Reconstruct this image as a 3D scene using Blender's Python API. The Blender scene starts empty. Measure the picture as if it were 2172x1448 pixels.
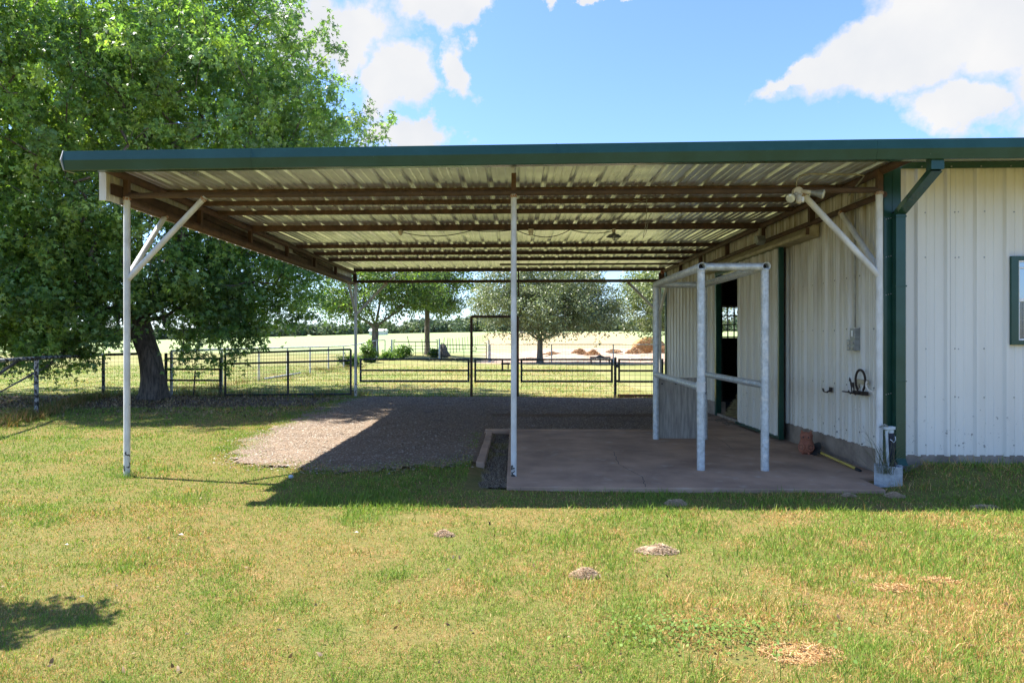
import bpy, math, random
import numpy as np
R = math.radians
random.seed(7)
rng = np.random.default_rng(11)
scn = bpy.context.scene
COL = scn.collection

# ---------------------------------------------------------------- camera
CH = 1.46                      # eye height
PHI = 0.035                    # the camera is turned slightly left of the barn's axis
F, CX, CY = 1448.0, 1039.0, 724.0
cd = bpy.data.cameras.new('camera'); cam = bpy.data.objects.new('camera', cd); COL.objects.link(cam)
cam.location = (0, 0, CH); cam.rotation_euler = (R(90), 0, PHI)
cd.sensor_width = 36; cd.lens = 24; cd.shift_x = 47/2172; cd.clip_end = 6000; cd.clip_start = .05
scn.camera = cam
def at(px, py, Y):             # photo pixel on the plane y = Y -> real point
    k = (px-CX)/F
    x = Y*(k*math.cos(PHI)-math.sin(PHI))/(math.cos(PHI)+k*math.sin(PHI))
    d = -x*math.sin(PHI)+Y*math.cos(PHI)
    return (x, Y, CH-(py-CY)*d/F)
def X(px, Y): return at(px, 0, Y)[0]
def Z(px, py, Y): return at(px, py, Y)[2]
def gat(px, py, z=0):          # photo pixel on the ground
    d = F*(CH-z)/(py-CY); k = (px-CX)/F
    r = k*d
    return (r*math.cos(PHI)-d*math.sin(PHI), r*math.sin(PHI)+d*math.cos(PHI))

# ---------------------------------------------------------------- light
SUN = np.array([-2.07, .43, 3.33]); SUN = SUN/np.linalg.norm(SUN)
el = math.asin(SUN[2]); az = math.atan2(SUN[0], SUN[1])
sd = bpy.data.lights.new('sun', 'SUN'); so = bpy.data.objects.new('sun', sd); COL.objects.link(so)
sd.energy = 4.1; sd.angle = R(.55); sd.color = (1, .95, .86)
from mathutils import Vector, noise as mnoise
so.rotation_euler = Vector(SUN).to_track_quat('Z', 'Y').to_euler()
scn.view_settings.view_transform = 'Standard'; scn.view_settings.look = 'None'
scn.view_settings.exposure = 1.85; scn.view_settings.gamma = 1
scn.cycles.max_bounces = 8; scn.cycles.diffuse_bounces = 4; scn.cycles.transmission_bounces = 6
scn.cycles.transparent_max_bounces = 8; scn.cycles.use_denoising = True

w = bpy.data.worlds.new('World'); scn.world = w; w.use_nodes = True
nt = w.node_tree; N = nt.nodes; L = nt.links; N.clear()
def node(t, **k):
    n = N.new(t)
    for a, b in k.items(): setattr(n, a, b)
    return n
def mth(op, a, b=None, c=None, clamp=False):
    n = node('ShaderNodeMath', operation=op, use_clamp=clamp)
    for i, v in enumerate((a, b, c)):
        if v is None: continue
        if isinstance(v, (int, float)): n.inputs[i].default_value = v
        else: L.new(v, n.inputs[i])
    return n.outputs[0]
sky = node('ShaderNodeTexSky', sky_type='NISHITA'); sky.sun_disc = False
sky.sun_elevation = el; sky.sun_rotation = az; sky.air_density = 1.0; sky.dust_density = .6; sky.ozone_density = 2.6
tc = node('ShaderNodeTexCoord'); sx = node('ShaderNodeSeparateXYZ'); L.new(tc.outputs['Generated'], sx.inputs[0])
yy = mth('MAXIMUM', sx.outputs[1], .02)
u = mth('DIVIDE', sx.outputs[0], yy); v = mth('DIVIDE', sx.outputs[2], yy)
nz = node('ShaderNodeTexNoise'); nz.inputs['Scale'].default_value = 7.5; nz.inputs['Detail'].default_value = 10; nz.inputs['Roughness'].default_value = .6; nz.inputs['Distortion'].default_value = .3
L.new(tc.outputs['Generated'], nz.inputs['Vector'])
wn = node('ShaderNodeTexNoise'); wn.inputs['Scale'].default_value = 7; wn.inputs['Detail'].default_value = 9; wn.inputs['Roughness'].default_value = .62
L.new(tc.outputs['Generated'], wn.inputs['Vector']); ws = node('ShaderNodeSeparateColor'); L.new(wn.outputs['Color'], ws.inputs[0])
u = mth('ADD', u, mth('MULTIPLY', mth('SUBTRACT', ws.outputs[0], .5), .30)); v = mth('ADD', v, mth('MULTIPLY', mth('SUBTRACT', ws.outputs[1], .5), .22))
# cumulus banks: (u, v, ru, rv, tilt)
blobs = [(.54, .39, .18, .055, .15), (.68, .44, .18, .09, .1), (.42, .385, .10, .022, .25), (.80, .37, .16, .10, 0), (.47, .375, .08, .025, .35), (.66, .34, .10, .05, .1),
         (-.26, .46, .13, .07, 0), (-.13, .49, .10, .05, 0), (-.20, .37, .065, .09, -.1), (-.095, .41, .035, .05, .5), (-.06,.475,.05,.03,0), (-.17,.285,.08,.03,0), (.10,.515,.07,.012,0)]
best = None
for (bu, bv, ru, rv, t) in blobs:
    du = mth('SUBTRACT', u, bu); dv = mth('SUBTRACT', v, bv)
    a = mth('ADD', mth('MULTIPLY', du, math.cos(t)/ru), mth('MULTIPLY', dv, math.sin(t)/ru))
    b = mth('ADD', mth('MULTIPLY', du, -math.sin(t)/rv), mth('MULTIPLY', dv, math.cos(t)/rv))
    q = mth('SUBTRACT', 1.0, mth('SQRT', mth('ADD', mth('MULTIPLY', a, a), mth('MULTIPLY', b, b))))
    best = q if best is None else mth('MAXIMUM', best, q)
best = mth('MAXIMUM', best, -1.0)
f1 = mth('ADD', best, mth('MULTIPLY', mth('SUBTRACT', nz.outputs[0], .5), 2.1))
f1 = mth('MULTIPLY', mth('ADD', f1, .06), 2.6, clamp=True)
f1 = mth('MULTIPLY', f1, mth('GREATER_THAN', sx.outputs[1], .05))
nz2 = node('ShaderNodeTexNoise'); nz2.inputs['Scale'].default_value = 9; nz2.inputs['Detail'].default_value = 6
L.new(tc.outputs['Generated'], nz2.inputs['Vector'])
ramp = node('ShaderNodeValToRGB'); ramp.color_ramp.elements[0].position = .3; ramp.color_ramp.elements[1].position = .65
ramp.color_ramp.elements[0].color = (.84, .87, .92, 1); ramp.color_ramp.elements[1].color = (.98, .98, .98, 1)
L.new(nz2.outputs[0], ramp.inputs[0])
skyc = node('ShaderNodeMix', data_type='RGBA'); skyc.blend_type = 'MULTIPLY'; skyc.inputs[0].default_value = 1
skyc.inputs[7].default_value = (.064, .074, .095, 1)
L.new(sky.outputs[0], skyc.inputs[6])
hz = node('ShaderNodeMix', data_type='RGBA'); L.new(f1, hz.inputs[0]); L.new(skyc.outputs[2], hz.inputs[6])
cl = node('ShaderNodeMix', data_type='RGBA'); cl.blend_type = 'MULTIPLY'; cl.inputs[0].default_value = 1
cl.inputs[7].default_value = (.268, .268, .27, 1); L.new(ramp.outputs[0], cl.inputs[6]); L.new(cl.outputs[2], hz.inputs[7])
bg = node('ShaderNodeBackground'); bg.inputs[1].default_value = 1.0
wo = node('ShaderNodeOutputWorld'); L.new(hz.outputs[2], bg.inputs[0]); L.new(bg.outputs[0], wo.inputs[0])

# ---------------------------------------------------------------- materials
def mat(name, c1, c2=None, scale=8, lo=.4, hi=.6, rough=.6, metal=0, bump=0, bscale=None, stretch=(1,1,1), c3=None, s3=40, lo3=.6, hi3=.7, spec=.5, detail=6, rough2=None):
    m = bpy.data.materials.new(name); m.use_nodes = True
    T = m.node_tree; P = T.nodes['Principled BSDF']
    P.inputs['Roughness'].default_value = rough; P.inputs['Metallic'].default_value = metal
    P.inputs['Specular IOR Level'].default_value = spec
    P.inputs['Base Color'].default_value = (*c1, 1)
    t = T.nodes.new('ShaderNodeTexCoord'); mp = T.nodes.new('ShaderNodeMapping'); mp.inputs['Scale'].default_value = stretch
    T.links.new(t.outputs['Object'], mp.inputs[0])
    out = None
    def nzr(sc, a, b, det=detail):
        n = T.nodes.new('ShaderNodeTexNoise'); n.inputs['Scale'].default_value = sc; n.inputs['Detail'].default_value = det; n.inputs['Roughness'].default_value = .62
        T.links.new(mp.outputs[0], n.inputs['Vector'])
        r = T.nodes.new('ShaderNodeMapRange'); r.inputs[1].default_value = a; r.inputs[2].default_value = b
        T.links.new(n.outputs[0], r.inputs[0]); return r.outputs[0], n.outputs[0]
    if c2 is not None:
        f, raw = nzr(scale, lo, hi)
        mx = T.nodes.new('ShaderNodeMix'); mx.data_type = 'RGBA'; T.links.new(f, mx.inputs[0])
        mx.inputs[6].default_value = (*c1, 1); mx.inputs[7].default_value = (*c2, 1); out = mx.outputs[2]
        if c3 is not None:
            f3, _ = nzr(s3, lo3, hi3)
            m3 = T.nodes.new('ShaderNodeMix'); m3.data_type = 'RGBA'; T.links.new(f3, m3.inputs[0]); T.links.new(out, m3.inputs[6])
            m3.inputs[7].default_value = (*c3, 1); out = m3.outputs[2]
        T.links.new(out, P.inputs['Base Color'])
    if bump:
        _, raw = nzr(bscale or scale*3, 0, 1)
        b = T.nodes.new('ShaderNodeBump'); b.inputs['Strength'].default_value = min(1, bump); b.inputs['Distance'].default_value = .01
        T.links.new(raw, b.inputs['Height']); T.links.new(b.outputs[0], P.inputs['Normal'])
    if rough2 is not None:
        f, raw = nzr(scale*1.7, .3, .7); r = T.nodes.new('ShaderNodeMapRange'); r.inputs[3].default_value = rough; r.inputs[4].default_value = rough2
        T.links.new(f, r.inputs[0]); T.links.new(r.outputs[0], P.inputs['Roughness'])
    m['out'] = 1
    return m

def attr_mat(name, rough=.55, trans=0, mult=1.0, spec=.4, tcol=(1.25, 1.5, .5)):
    m = bpy.data.materials.new(name); m.use_nodes = True
    T = m.node_tree; P = T.nodes['Principled BSDF']; P.inputs['Roughness'].default_value = rough; P.inputs['Specular IOR Level'].default_value = spec
    a = T.nodes.new('ShaderNodeAttribute'); a.attribute_name = 'Col'
    T.links.new(a.outputs['Color'], P.inputs['Base Color'])
    if trans:
        tr = T.nodes.new('ShaderNodeBsdfTranslucent'); mx = T.nodes.new('ShaderNodeMixShader'); mx.inputs[0].default_value = trans
        mu = T.nodes.new('ShaderNodeMix'); mu.data_type = 'RGBA'; mu.blend_type = 'MULTIPLY'; mu.inputs[0].default_value = 1
        mu.inputs[7].default_value = (*tcol, 1); T.links.new(a.outputs['Color'], mu.inputs[6]); T.links.new(mu.outputs[2], tr.inputs[0])
        T.links.new(P.outputs[0], mx.inputs[1]); T.links.new(tr.outputs[0], mx.inputs[2])
        T.links.new(mx.outputs[0], T.nodes['Material Output'].inputs[0])
    return m

def siding_mat(name, base, grime, top=True):
    m = bpy.data.materials.new(name); m.use_nodes = True
    T = m.node_tree; P = T.nodes['Principled BSDF']; P.inputs['Roughness'].default_value = .42; P.inputs['Specular IOR Level'].default_value = .35
    t = T.nodes.new('ShaderNodeTexCoord')
    def nzr(vec, sc, a, b, c=0., d=1.):
        mp = T.nodes.new('ShaderNodeMapping'); mp.inputs['Scale'].default_value = vec; T.links.new(t.outputs['Object'], mp.inputs[0])
        n = T.nodes.new('ShaderNodeTexNoise'); n.inputs['Scale'].default_value = sc; n.inputs['Detail'].default_value = 7; n.inputs['Roughness'].default_value = .65
        T.links.new(mp.outputs[0], n.inputs['Vector'])
        r = T.nodes.new('ShaderNodeMapRange'); r.inputs[1].default_value = a; r.inputs[2].default_value = b; r.inputs[3].default_value = c; r.inputs[4].default_value = d
        T.links.new(n.outputs[0], r.inputs[0]); return r.outputs[0]
    def mix(f, a, col):
        x = T.nodes.new('ShaderNodeMix'); x.data_type = 'RGBA'; T.links.new(f, x.inputs[0])
        if isinstance(a, tuple): x.inputs[6].default_value = (*a, 1)
        else: T.links.new(a, x.inputs[6])
        x.inputs[7].default_value = (*col, 1); return x.outputs[2]
    def mul(a, b):
        x = T.nodes.new('ShaderNodeMath'); x.operation = 'MULTIPLY'; T.links.new(a, x.inputs[0])
        if isinstance(b, float): x.inputs[1].default_value = b
        else: T.links.new(b, x.inputs[1])
        return x.outputs[0]
    sp = T.nodes.new('ShaderNodeSeparateXYZ'); T.links.new(t.outputs['Object'], sp.inputs[0])
    def zr(a, b, c=0., d=1.):
        r = T.nodes.new('ShaderNodeMapRange'); r.inputs[1].default_value = a; r.inputs[2].default_value = b; r.inputs[3].default_value = c; r.inputs[4].default_value = d
        T.links.new(sp.outputs[2], r.inputs[0]); return r.outputs[0]
    c = mix(nzr((1, 1, .25), 2.2, .35, .75, 0, .55), base, tuple(.82*k for k in base))
    if top:
        c = mix(mul(nzr((7, 7, .4), 1.6, .42, .64), zr(1.5, 2.95, .14, .95)), c, grime)          # runs down from the eave
    else:
        c = mix(mul(nzr((9, 9, .5), 1.6, .42, .7), zr(2.4, 3.25, .0, .35)), c, grime)
    c = mix(mul(nzr((1, 1, 1), 22, .62, .68), zr(1.0, .3, .0, 1.)), c, (.06, .055, .045))      # splashed mud
    c = mix(mul(nzr((5, 5, 1), 9, .68, .74), zr(1.6, .5, .0, .55)), c, (.16, .15, .13))
    T.links.new(c, P.inputs['Base Color'])
    return m

M = {}
M['siding'] = siding_mat('painted_siding', (.72, .70, .62), (.28, .23, .11))
M['siding_front'] = siding_mat('painted_front_siding', (.72, .70, .63), (.45, .40, .27), top=False)
M['green'] = mat('green_trim_paint', (.012, .055, .036), (.016, .066, .048), scale=3, rough=.24, spec=.42, c3=(.10, .15, .13), s3=60, lo3=.68, hi3=.75, bump=.06, bscale=6)
M['galv'] = mat('galvalume_sheet', (.84, .87, .90), (.70, .72, .75), scale=1.6, rough=.26, metal=.85, rough2=.4, c3=(.35, .31, .22), s3=7, lo3=.64, hi3=.8)
M['rust'] = mat('rusty_brown_steel', (.105, .056, .034), (.060, .034, .022), scale=7, rough=.75, bump=.4, bscale=90, c3=(.20, .085, .035), s3=16, lo3=.62, hi3=.74)
M['rustbeam'] = mat('spattered_brown_steel', (.085, .050, .034), (.058, .035, .025), scale=6, rough=.7, bump=.35, bscale=80, c3=(.75, .72, .65), s3=55, lo3=.705, hi3=.73)
M['whitepipe'] = mat('weathered_white_pipe', (.66, .66, .63), (.50, .49, .45), scale=5, rough=.5, bump=.15, bscale=60, c3=(.16, .09, .05), s3=38, lo3=.70, hi3=.74, stretch=(1, 1, .6))
T_ = M['whitepipe'].node_tree; P_ = T_.nodes['Principled BSDF']; src_ = P_.inputs['Base Color'].links[0].from_socket
t_ = T_.nodes.new('ShaderNodeTexCoord'); s_ = T_.nodes.new('ShaderNodeSeparateXYZ'); T_.links.new(t_.outputs['Object'], s_.inputs[0])
r_ = T_.nodes.new('ShaderNodeMapRange'); r_.inputs[1].default_value = .55; r_.inputs[2].default_value = .0; r_.inputs[3].default_value = 0; r_.inputs[4].default_value = .21; T_.links.new(s_.outputs[2], r_.inputs[0])
n_ = T_.nodes.new('ShaderNodeTexNoise'); n_.inputs['Scale'].default_value = 16; n_.inputs['Detail'].default_value = 5; T_.links.new(t_.outputs['Object'], n_.inputs['Vector'])
a_ = T_.nodes.new('ShaderNodeMath'); a_.operation = 'ADD'; T_.links.new(r_.outputs[0], a_.inputs[0]); T_.links.new(n_.outputs[0], a_.inputs[1])
g_ = T_.nodes.new('ShaderNodeMapRange'); g_.inputs[1].default_value = .73; g_.inputs[2].default_value = .76; T_.links.new(a_.outputs[0], g_.inputs[0])
x_ = T_.nodes.new('ShaderNodeMix'); x_.data_type = 'RGBA'; T_.links.new(g_.outputs[0], x_.inputs[0]); T_.links.new(src_, x_.inputs[6]); x_.inputs[7].default_value = (.03, .025, .022, 1); T_.links.new(x_.outputs[2], P_.inputs['Base Color'])
M['weld'] = mat('rusty_weld', (.45, .40, .33), (.30, .12, .04), scale=60, lo=.45, hi=.55, rough=.8, bump=1, bscale=120)
M['galvpipe'] = mat('galvanised_pipe', (.58, .62, .63), (.40, .42, .41), scale=22, lo=.35, hi=.65, rough=.42, metal=.35, rough2=.6, c3=(.72, .70, .64), s3=9, lo3=.55, hi3=.72, bump=.08, bscale=70)
M['peel'] = mat('peeling_black_paint', (.012, .013, .013), (.016, .02, .018), scale=5, rough=.5, c3=(.62, .60, .54), s3=26, lo3=.60, hi3=.64)
M['peelw'] = mat('peeling_white_paint', (.40, .40, .38), (.30, .30, .28), scale=5, rough=.6, c3=(.02, .02, .02), s3=12, lo3=.47, hi3=.51)
M['blackmetal'] = mat('black_metal', (.014, .017, .018), (.03, .03, .03), scale=12, rough=.45)
M['wire'] = mat('fence_wire', (.035, .035, .032), (.07, .06, .05), scale=4, rough=.6)
M['greyfence'] = mat('faded_white_pipe', (.60, .62, .62), (.42, .42, .40), scale=3, rough=.6)
M['concrete'] = mat('stained_concrete', (.43, .275, .175), (.27, .17, .11), scale=1.6, lo=.38, hi=.64, rough=.85, bump=.5, bscale=60, c3=(.46, .37, .28), s3=5, lo3=.58, hi3=.78)
M['foundation'] = mat('foundation_concrete', (.30, .245, .19), (.20, .16, .125), scale=4, rough=.9, bump=.4, bscale=50, c3=(.09, .07, .05), s3=11, lo3=.62, hi3=.75)
M['block'] = mat('grey_cinder_block', (.40, .42, .42), (.30, .32, .32), scale=30, rough=.9, bump=.8, bscale=110)
M['soil'] = mat('dark_soil', (.085, .058, .036), (.05, .035, .022), scale=14, rough=.95, bump=1, bscale=60, c3=(.25, .19, .10), s3=40, lo3=.58, hi3=.66)
M['wood'] = mat('grey_plywood', (.36, .33, .27), (.22, .195, .165), scale=5, rough=.8, stretch=(6, 6, .5), bump=.3, bscale=30, c3=(.06, .05, .045), s3=4, lo3=.68, hi3=.74)
M['darkwood'] = mat('dark_stall_boards', (.045, .032, .022), (.022, .017, .013), scale=3, rough=.85, stretch=(1, 1, 5))
M['bark'] = mat('furrowed_bark', (.17, .135, .105), (.055, .042, .033), scale=9, lo=.38, hi=.62, rough=.9, stretch=(2.2, 2.2, .35), bump=1, bscale=16)
M['bark2'] = mat('grey_bark', (.20, .17, .14), (.09, .075, .06), scale=6, rough=.9, stretch=(2, 2, .4), bump=.8, bscale=14)
M['leaf'] = attr_mat('maple_leaf', rough=.40, trans=.46, spec=.5, tcol=(1.35, 1.5, .5))
M['oakleaf'] = attr_mat('oak_leaf', rough=.4, trans=.2, spec=.5)
M['farleaf'] = attr_mat('far_foliage', rough=.7, trans=.1, spec=.2)
M['blade'] = attr_mat('grass_blade', rough=.55, trans=.35, spec=.25, tcol=(1.1, 1.2, .7))
M['hay'] = attr_mat('dry_hay', rough=.8, trans=.15, spec=.2, tcol=(1.1, 1, .8))
M['stone'] = attr_mat('pebble', rough=.8, spec=.3)
M['haybale'] = mat('weathered_hay', (.42, .24, .085), (.22, .11, .035), scale=5, rough=.95, bump=1, bscale=14, c3=(.62, .45, .25), s3=12, lo3=.55, hi3=.7)
M['terracotta'] = mat('terracotta', (.36, .135, .075), (.28, .10, .055), scale=16, rough=.8, bump=.2, bscale=60)
M['hole'] = mat('dark_cutout', (.012, .006, .004))
M['yellow'] = mat('yellow_fibreglass', (.52, .40, .07), (.42, .32, .06), scale=9, rough=.45)
M['rubber'] = mat('black_rubber', (.012, .012, .012), (.02, .02, .02), rough=.7)
M['plate'] = mat('grey_box_metal', (.34, .35, .34), (.25, .26, .25), scale=12, rough=.45, metal=.5)
M['cream'] = mat('cream_plastic', (.62, .58, .48), (.50, .45, .35), scale=14, rough=.5, c3=(.25, .12, .05), s3=30, lo3=.66, hi3=.7)
M['conduit'] = mat('painted_conduit', (.36, .35, .29), (.26, .25, .20), scale=7, rough=.5, metal=.3)
M['whiteplastic'] = mat('white_plastic', (.48, .54, .56), (.36, .4, .42), scale=10, rough=.4)
M['vinyl'] = mat('white_vinyl', (.78, .78, .76), rough=.35)
M['insul'] = mat('black_pipe_foam', (.014, .016, .024), (.03, .03, .035), scale=20, rough=.95, bump=.8, bscale=60)
M['castiron'] = mat('rusted_cast_iron', (.022, .016, .013), (.045, .027, .018), scale=40, rough=.7, bump=.5, bscale=120)
M['shoewhite'] = mat('flaking_white_iron', (.66, .63, .56), (.5, .46, .38), scale=30, rough=.6, c3=(.16, .08, .04), s3=80, lo3=.58, hi3=.62)
M['galvlamp'] = mat('enamel_lamp_shade', (.30, .31, .28), (.2, .2, .18), scale=10, rough=.4)
M['track'] = mat('beige_door_track', (.46, .40, .25), (.30, .25, .14), scale=5, rough=.55, stretch=(1, 1, 1), c3=(.14, .10, .05), s3=22, lo3=.66, hi3=.72)
M['horse'] = mat('brown_horse_coat', (.09, .035, .02), (.06, .025, .015), rough=.6)
M['horseg'] = mat('grey_horse_coat', (.45, .42, .40), (.35, .33, .3), rough=.6)
M['whiteroof'] = mat('white_shed_metal', (.75, .76, .78), rough=.5)
M['timber'] = mat('brown_timber', (.13, .07, .045), (.08, .045, .03), scale=8, rough=.85, stretch=(.4, 3, 3))
def glass(name, col, rough=.02):
    m = mat(name, col, rough=rough, spec=.9); m.node_tree.nodes['Principled BSDF'].inputs['Coat Weight'].default_value = 1
    m.node_tree.nodes['Principled BSDF'].inputs['Coat Roughness'].default_value = .01; return m
M['bulb'] = glass('lamp_glass', (.55, .55, .44), .15)
m = bpy.data.materials.new('window_glass'); m.use_nodes = True
P = m.node_tree.nodes['Principled BSDF']; P.inputs['Base Color'].default_value = (.30, .34, .38, 1); P.inputs['Metallic'].default_value = .85; P.inputs['Roughness'].default_value = .03
M['mirror'] = m
M['darkglass'] = glass('dark_window_glass', (.015, .013, .014))

# ---------------------------------------------------------------- numpy helpers
def vnoise(x, y, s=1., seed=0):
    x = np.asarray(x, float)*s; y = np.asarray(y, float)*s
    xi = np.floor(x).astype(np.int64); yi = np.floor(y).astype(np.int64); fx = x-xi; fy = y-yi
    fx = fx*fx*(3-2*fx); fy = fy*fy*(3-2*fy)
    def h(a, b):
        n = (a*374761393+b*668265263+seed*1442695041) & 0x7fffffff
        n = ((n ^ (n >> 13))*1274126177) & 0x7fffffff
        return ((n ^ (n >> 16)) & 0xffff)/65535.
    return (h(xi, yi)*(1-fx)+h(xi+1, yi)*fx)*(1-fy)+(h(xi, yi+1)*(1-fx)+h(xi+1, yi+1)*fx)*fy
def fbm(x, y, s=1., seed=0, o=4):
    t = 0; a = .5
    for i in range(o): t = t+a*vnoise(x, y, s*2**i, seed+i*17); a *= .5
    return t/(1-.5**o)
def sst(v, a, b):
    t = np.clip((np.asarray(v, float)-a)/(b-a), 0, 1); return t*t*(3-2*t)
def gz(x, y):
    x = np.asarray(x, float); y = np.asarray(y, float)
    yy = np.maximum(y, 1)
    q = x/yy
    rise = 1.2+6.0*sst(q, -.75, .05)
    h = rise*np.clip((y-70)/330., 0, 4)**1.0*(y > 70)*np.where(y > 420, np.maximum(0, 1-(y-420)/2500), 1)
    h = h+.36*sst(y, 38, 50)*sst(x, -1, -8)*(1-sst(y, 70, 120))
    h = h+(.42+.5*(fbm(x, y, .45, 13)-.5))*sst(x, .5, 4)*(1-sst(x, 22, 28))*sst(y, 50, 60)*(1-sst(y, 90, 110))
    h = h+.19*sst(x, 3.8, 4.3)*sst(y, 6.5, 7.2)*(1-sst(y, 7.32, 7.42))
    h = h+.03*(fbm(x, y, .45, 3)-.5)+.018*(fbm(x, y, 3., 5)-.5)*(y < 30)
    h = h - .05*sst(x, -.6, -.3)*(1-sst(x, 3.5, 3.6))*sst(y, 6.75, 6.95)*(1-sst(y, 17.6, 18.2))*(np.abs(x) < 30)*(y < 13.6)*(x > -.5)
    return h

def mesh_np(name, V, quads=None, tris=None, material=None, parent=None, col=None, smooth=False):
    V = np.asarray(V, np.float32)
    me = bpy.data.meshes.new(name); me.vertices.add(len(V)); me.vertices.foreach_set('co', V.ravel())
    li = []; ls = []; n = 0
    if quads is not None and len(quads):
        q = np.asarray(quads, np.int32); li.append(q.ravel()); ls.append(np.full(len(q), 4))
    if tris is not None and len(tris):
        q = np.asarray(tris, np.int32); li.append(q.ravel()); ls.append(np.full(len(q), 3))
    li = np.concatenate(li); tot = np.concatenate(ls); st = np.concatenate([[0], np.cumsum(tot)[:-1]]).astype(np.int32)
    me.loops.add(len(li)); me.loops.foreach_set('vertex_index', li.astype(np.int32))
    me.polygons.add(len(tot)); me.polygons.foreach_set('loop_start', st); me.polygons.foreach_set('loop_total', tot.astype(np.int32))
    if smooth: me.polygons.foreach_set('use_smooth', np.ones(len(tot), bool))
    if col is not None:
        a = me.color_attributes.new('Col', 'FLOAT_COLOR', 'POINT')
        c = np.ones((len(V), 4), np.float32); c[:, :3] = col; a.data.foreach_set('color', c.ravel())
    me.update(calc_edges=True)
    o = bpy.data.objects.new(name, me); COL.objects.link(o); o.parent = parent
    if material: me.materials.append(material)
    return o

class MB:
    def __init__(s): s.v = []; s.f = []; s.m = []; s.sm = []; s.mi = 0
    def add(s, vs, fs, sm=False):
        b = len(s.v); s.v += [tuple(p) for p in vs]
        for f in fs: s.f.append([b+i for i in f]); s.m.append(s.mi); s.sm.append(sm)
        return s
    def box(s, a, b):
        (x0, y0, z0), (x1, y1, z1) = a, b
        return s.add([(x0,y0,z0),(x1,y0,z0),(x1,y1,z0),(x0,y1,z0),(x0,y0,z1),(x1,y0,z1),(x1,y1,z1),(x0,y1,z1)],
                     [(0,3,2,1),(4,5,6,7),(0,1,5,4),(1,2,6,5),(2,3,7,6),(3,0,4,7)])
    def tube(s, p, q, r, r2=None, n=12, caps=True, sm=True):
        p = Vector(p); q = Vector(q); d = (q-p).normalized()
        a = d.orthogonal().normalized() if abs(d.z) < .99 else Vector((1, 0, 0)); b = d.cross(a)
        r2 = r if r2 is None else r2
        vs = []
        for c, rr in ((p, r), (q, r2)):
            for i in range(n):
                t = 2*math.pi*(i+.5)/n; vs.append(c+(a*math.cos(t)+b*math.sin(t))*rr)
        s.add(vs, [(i, (i+1) % n, n+(i+1) % n, n+i) for i in range(n)], sm)
        if caps: s.add(vs[:n], [tuple(range(n))[::-1]]); s.add(vs[n:], [tuple(range(n))])
        return s
    def path(s, pts, r, n=8, caps=True):
        pts = [Vector(p) for p in pts]; rs = r if isinstance(r, (list, tuple)) else [r]*len(pts)
        vs = []; ref = None
        for i, p in enumerate(pts):
            d = (pts[min(i+1, len(pts)-1)]-pts[max(i-1, 0)]).normalized()
            if ref is None: ref = d.orthogonal().normalized()
            ref = (ref-d*ref.dot(d)).normalized(); b = d.cross(ref)
            for k in range(n):
                t = 2*math.pi*k/n; vs.append(p+(ref*math.cos(t)+b*math.sin(t))*rs[i])
        fs = [(j*n+k, j*n+(k+1) % n, (j+1)*n+(k+1) % n, (j+1)*n+k) for j in range(len(pts)-1) for k in range(n)]
        if caps: fs += [tuple(range(n))[::-1], tuple(range((len(pts)-1)*n, len(pts)*n))]
        return s.add(vs, fs, True)
    def lathe(s, prof, c=(0,0,0), n=20, sx=1, sy=1):
        vs = []
        for (r, z) in prof:
            for i in range(n):
                t = 2*math.pi*i/n; vs.append((c[0]+r*math.cos(t)*sx, c[1]+r*math.sin(t)*sy, c[2]+z))
        fs = [(j*n+i, j*n+(i+1) % n, (j+1)*n+(i+1) % n, (j+1)*n+i) for j in range(len(prof)-1) for i in range(n)]
        fs += [tuple(range(n))[::-1], tuple(range((len(prof)-1)*n, len(prof)*n))]
        return s.add(vs, fs, True)
    def prism(s, pts, axis, a, b):   # outline extruded along an axis
        def P(u, v, t): return {'x': (t, u, v), 'y': (u, t, v), 'z': (u, v, t)}[axis]
        n = len(pts); vs = [P(u, v, a) for u, v in pts]+[P(u, v, b) for u, v in pts]
        return s.add(vs, [tuple(range(n))[::-1], tuple(range(n, 2*n))]+[(i, (i+1) % n, n+(i+1) % n, n+i) for i in range(n)])
    def build(s, name, mats, parent=None, bevel=0):
        me = bpy.data.meshes.new(name); me.from_pydata(s.v, [], s.f)
        for m in (mats if isinstance(mats, (list, tuple)) else [mats]): me.materials.append(m)
        me.polygons.foreach_set('material_index', s.m); me.polygons.foreach_set('use_smooth', s.sm)
        me.validate(); me.update()
        o = bpy.data.objects.new(name, me); COL.objects.link(o); o.parent = parent
        if bevel:
            b = o.modifiers.new('b', 'BEVEL'); b.width = bevel; b.segments = 2; b.limit_method = 'ANGLE'
        return o

def tag(o, label=None, cat=None, group=None, kind=None):
    if label: o['label'] = label
    if cat: o['category'] = cat
    if group: o['group'] = group
    if kind: o['kind'] = kind
    return o
def thing(name, loc, label, cat, group=None):
    o = bpy.data.objects.new(name, None); COL.objects.link(o); o.location = loc; o.empty_display_size = .2
    return tag(o, label, cat, group)
def rel(o, parent):      # mesh built in world coordinates, hung under its thing
    o.parent = parent; o.location = -Vector(parent.location) if o.location.length == 0 else o.location-parent.location
    return o
def child(mb, name, mats, root, bevel=0, label=None):
    o = mb.build(name, mats, None, bevel); rel(o, root)
    if label: o['label'] = label
    return o
def subchild(mb, name, mats, par, bevel=0):
    o = mb.build(name, mats, par, bevel); return o    # shares the part's own offset

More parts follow.
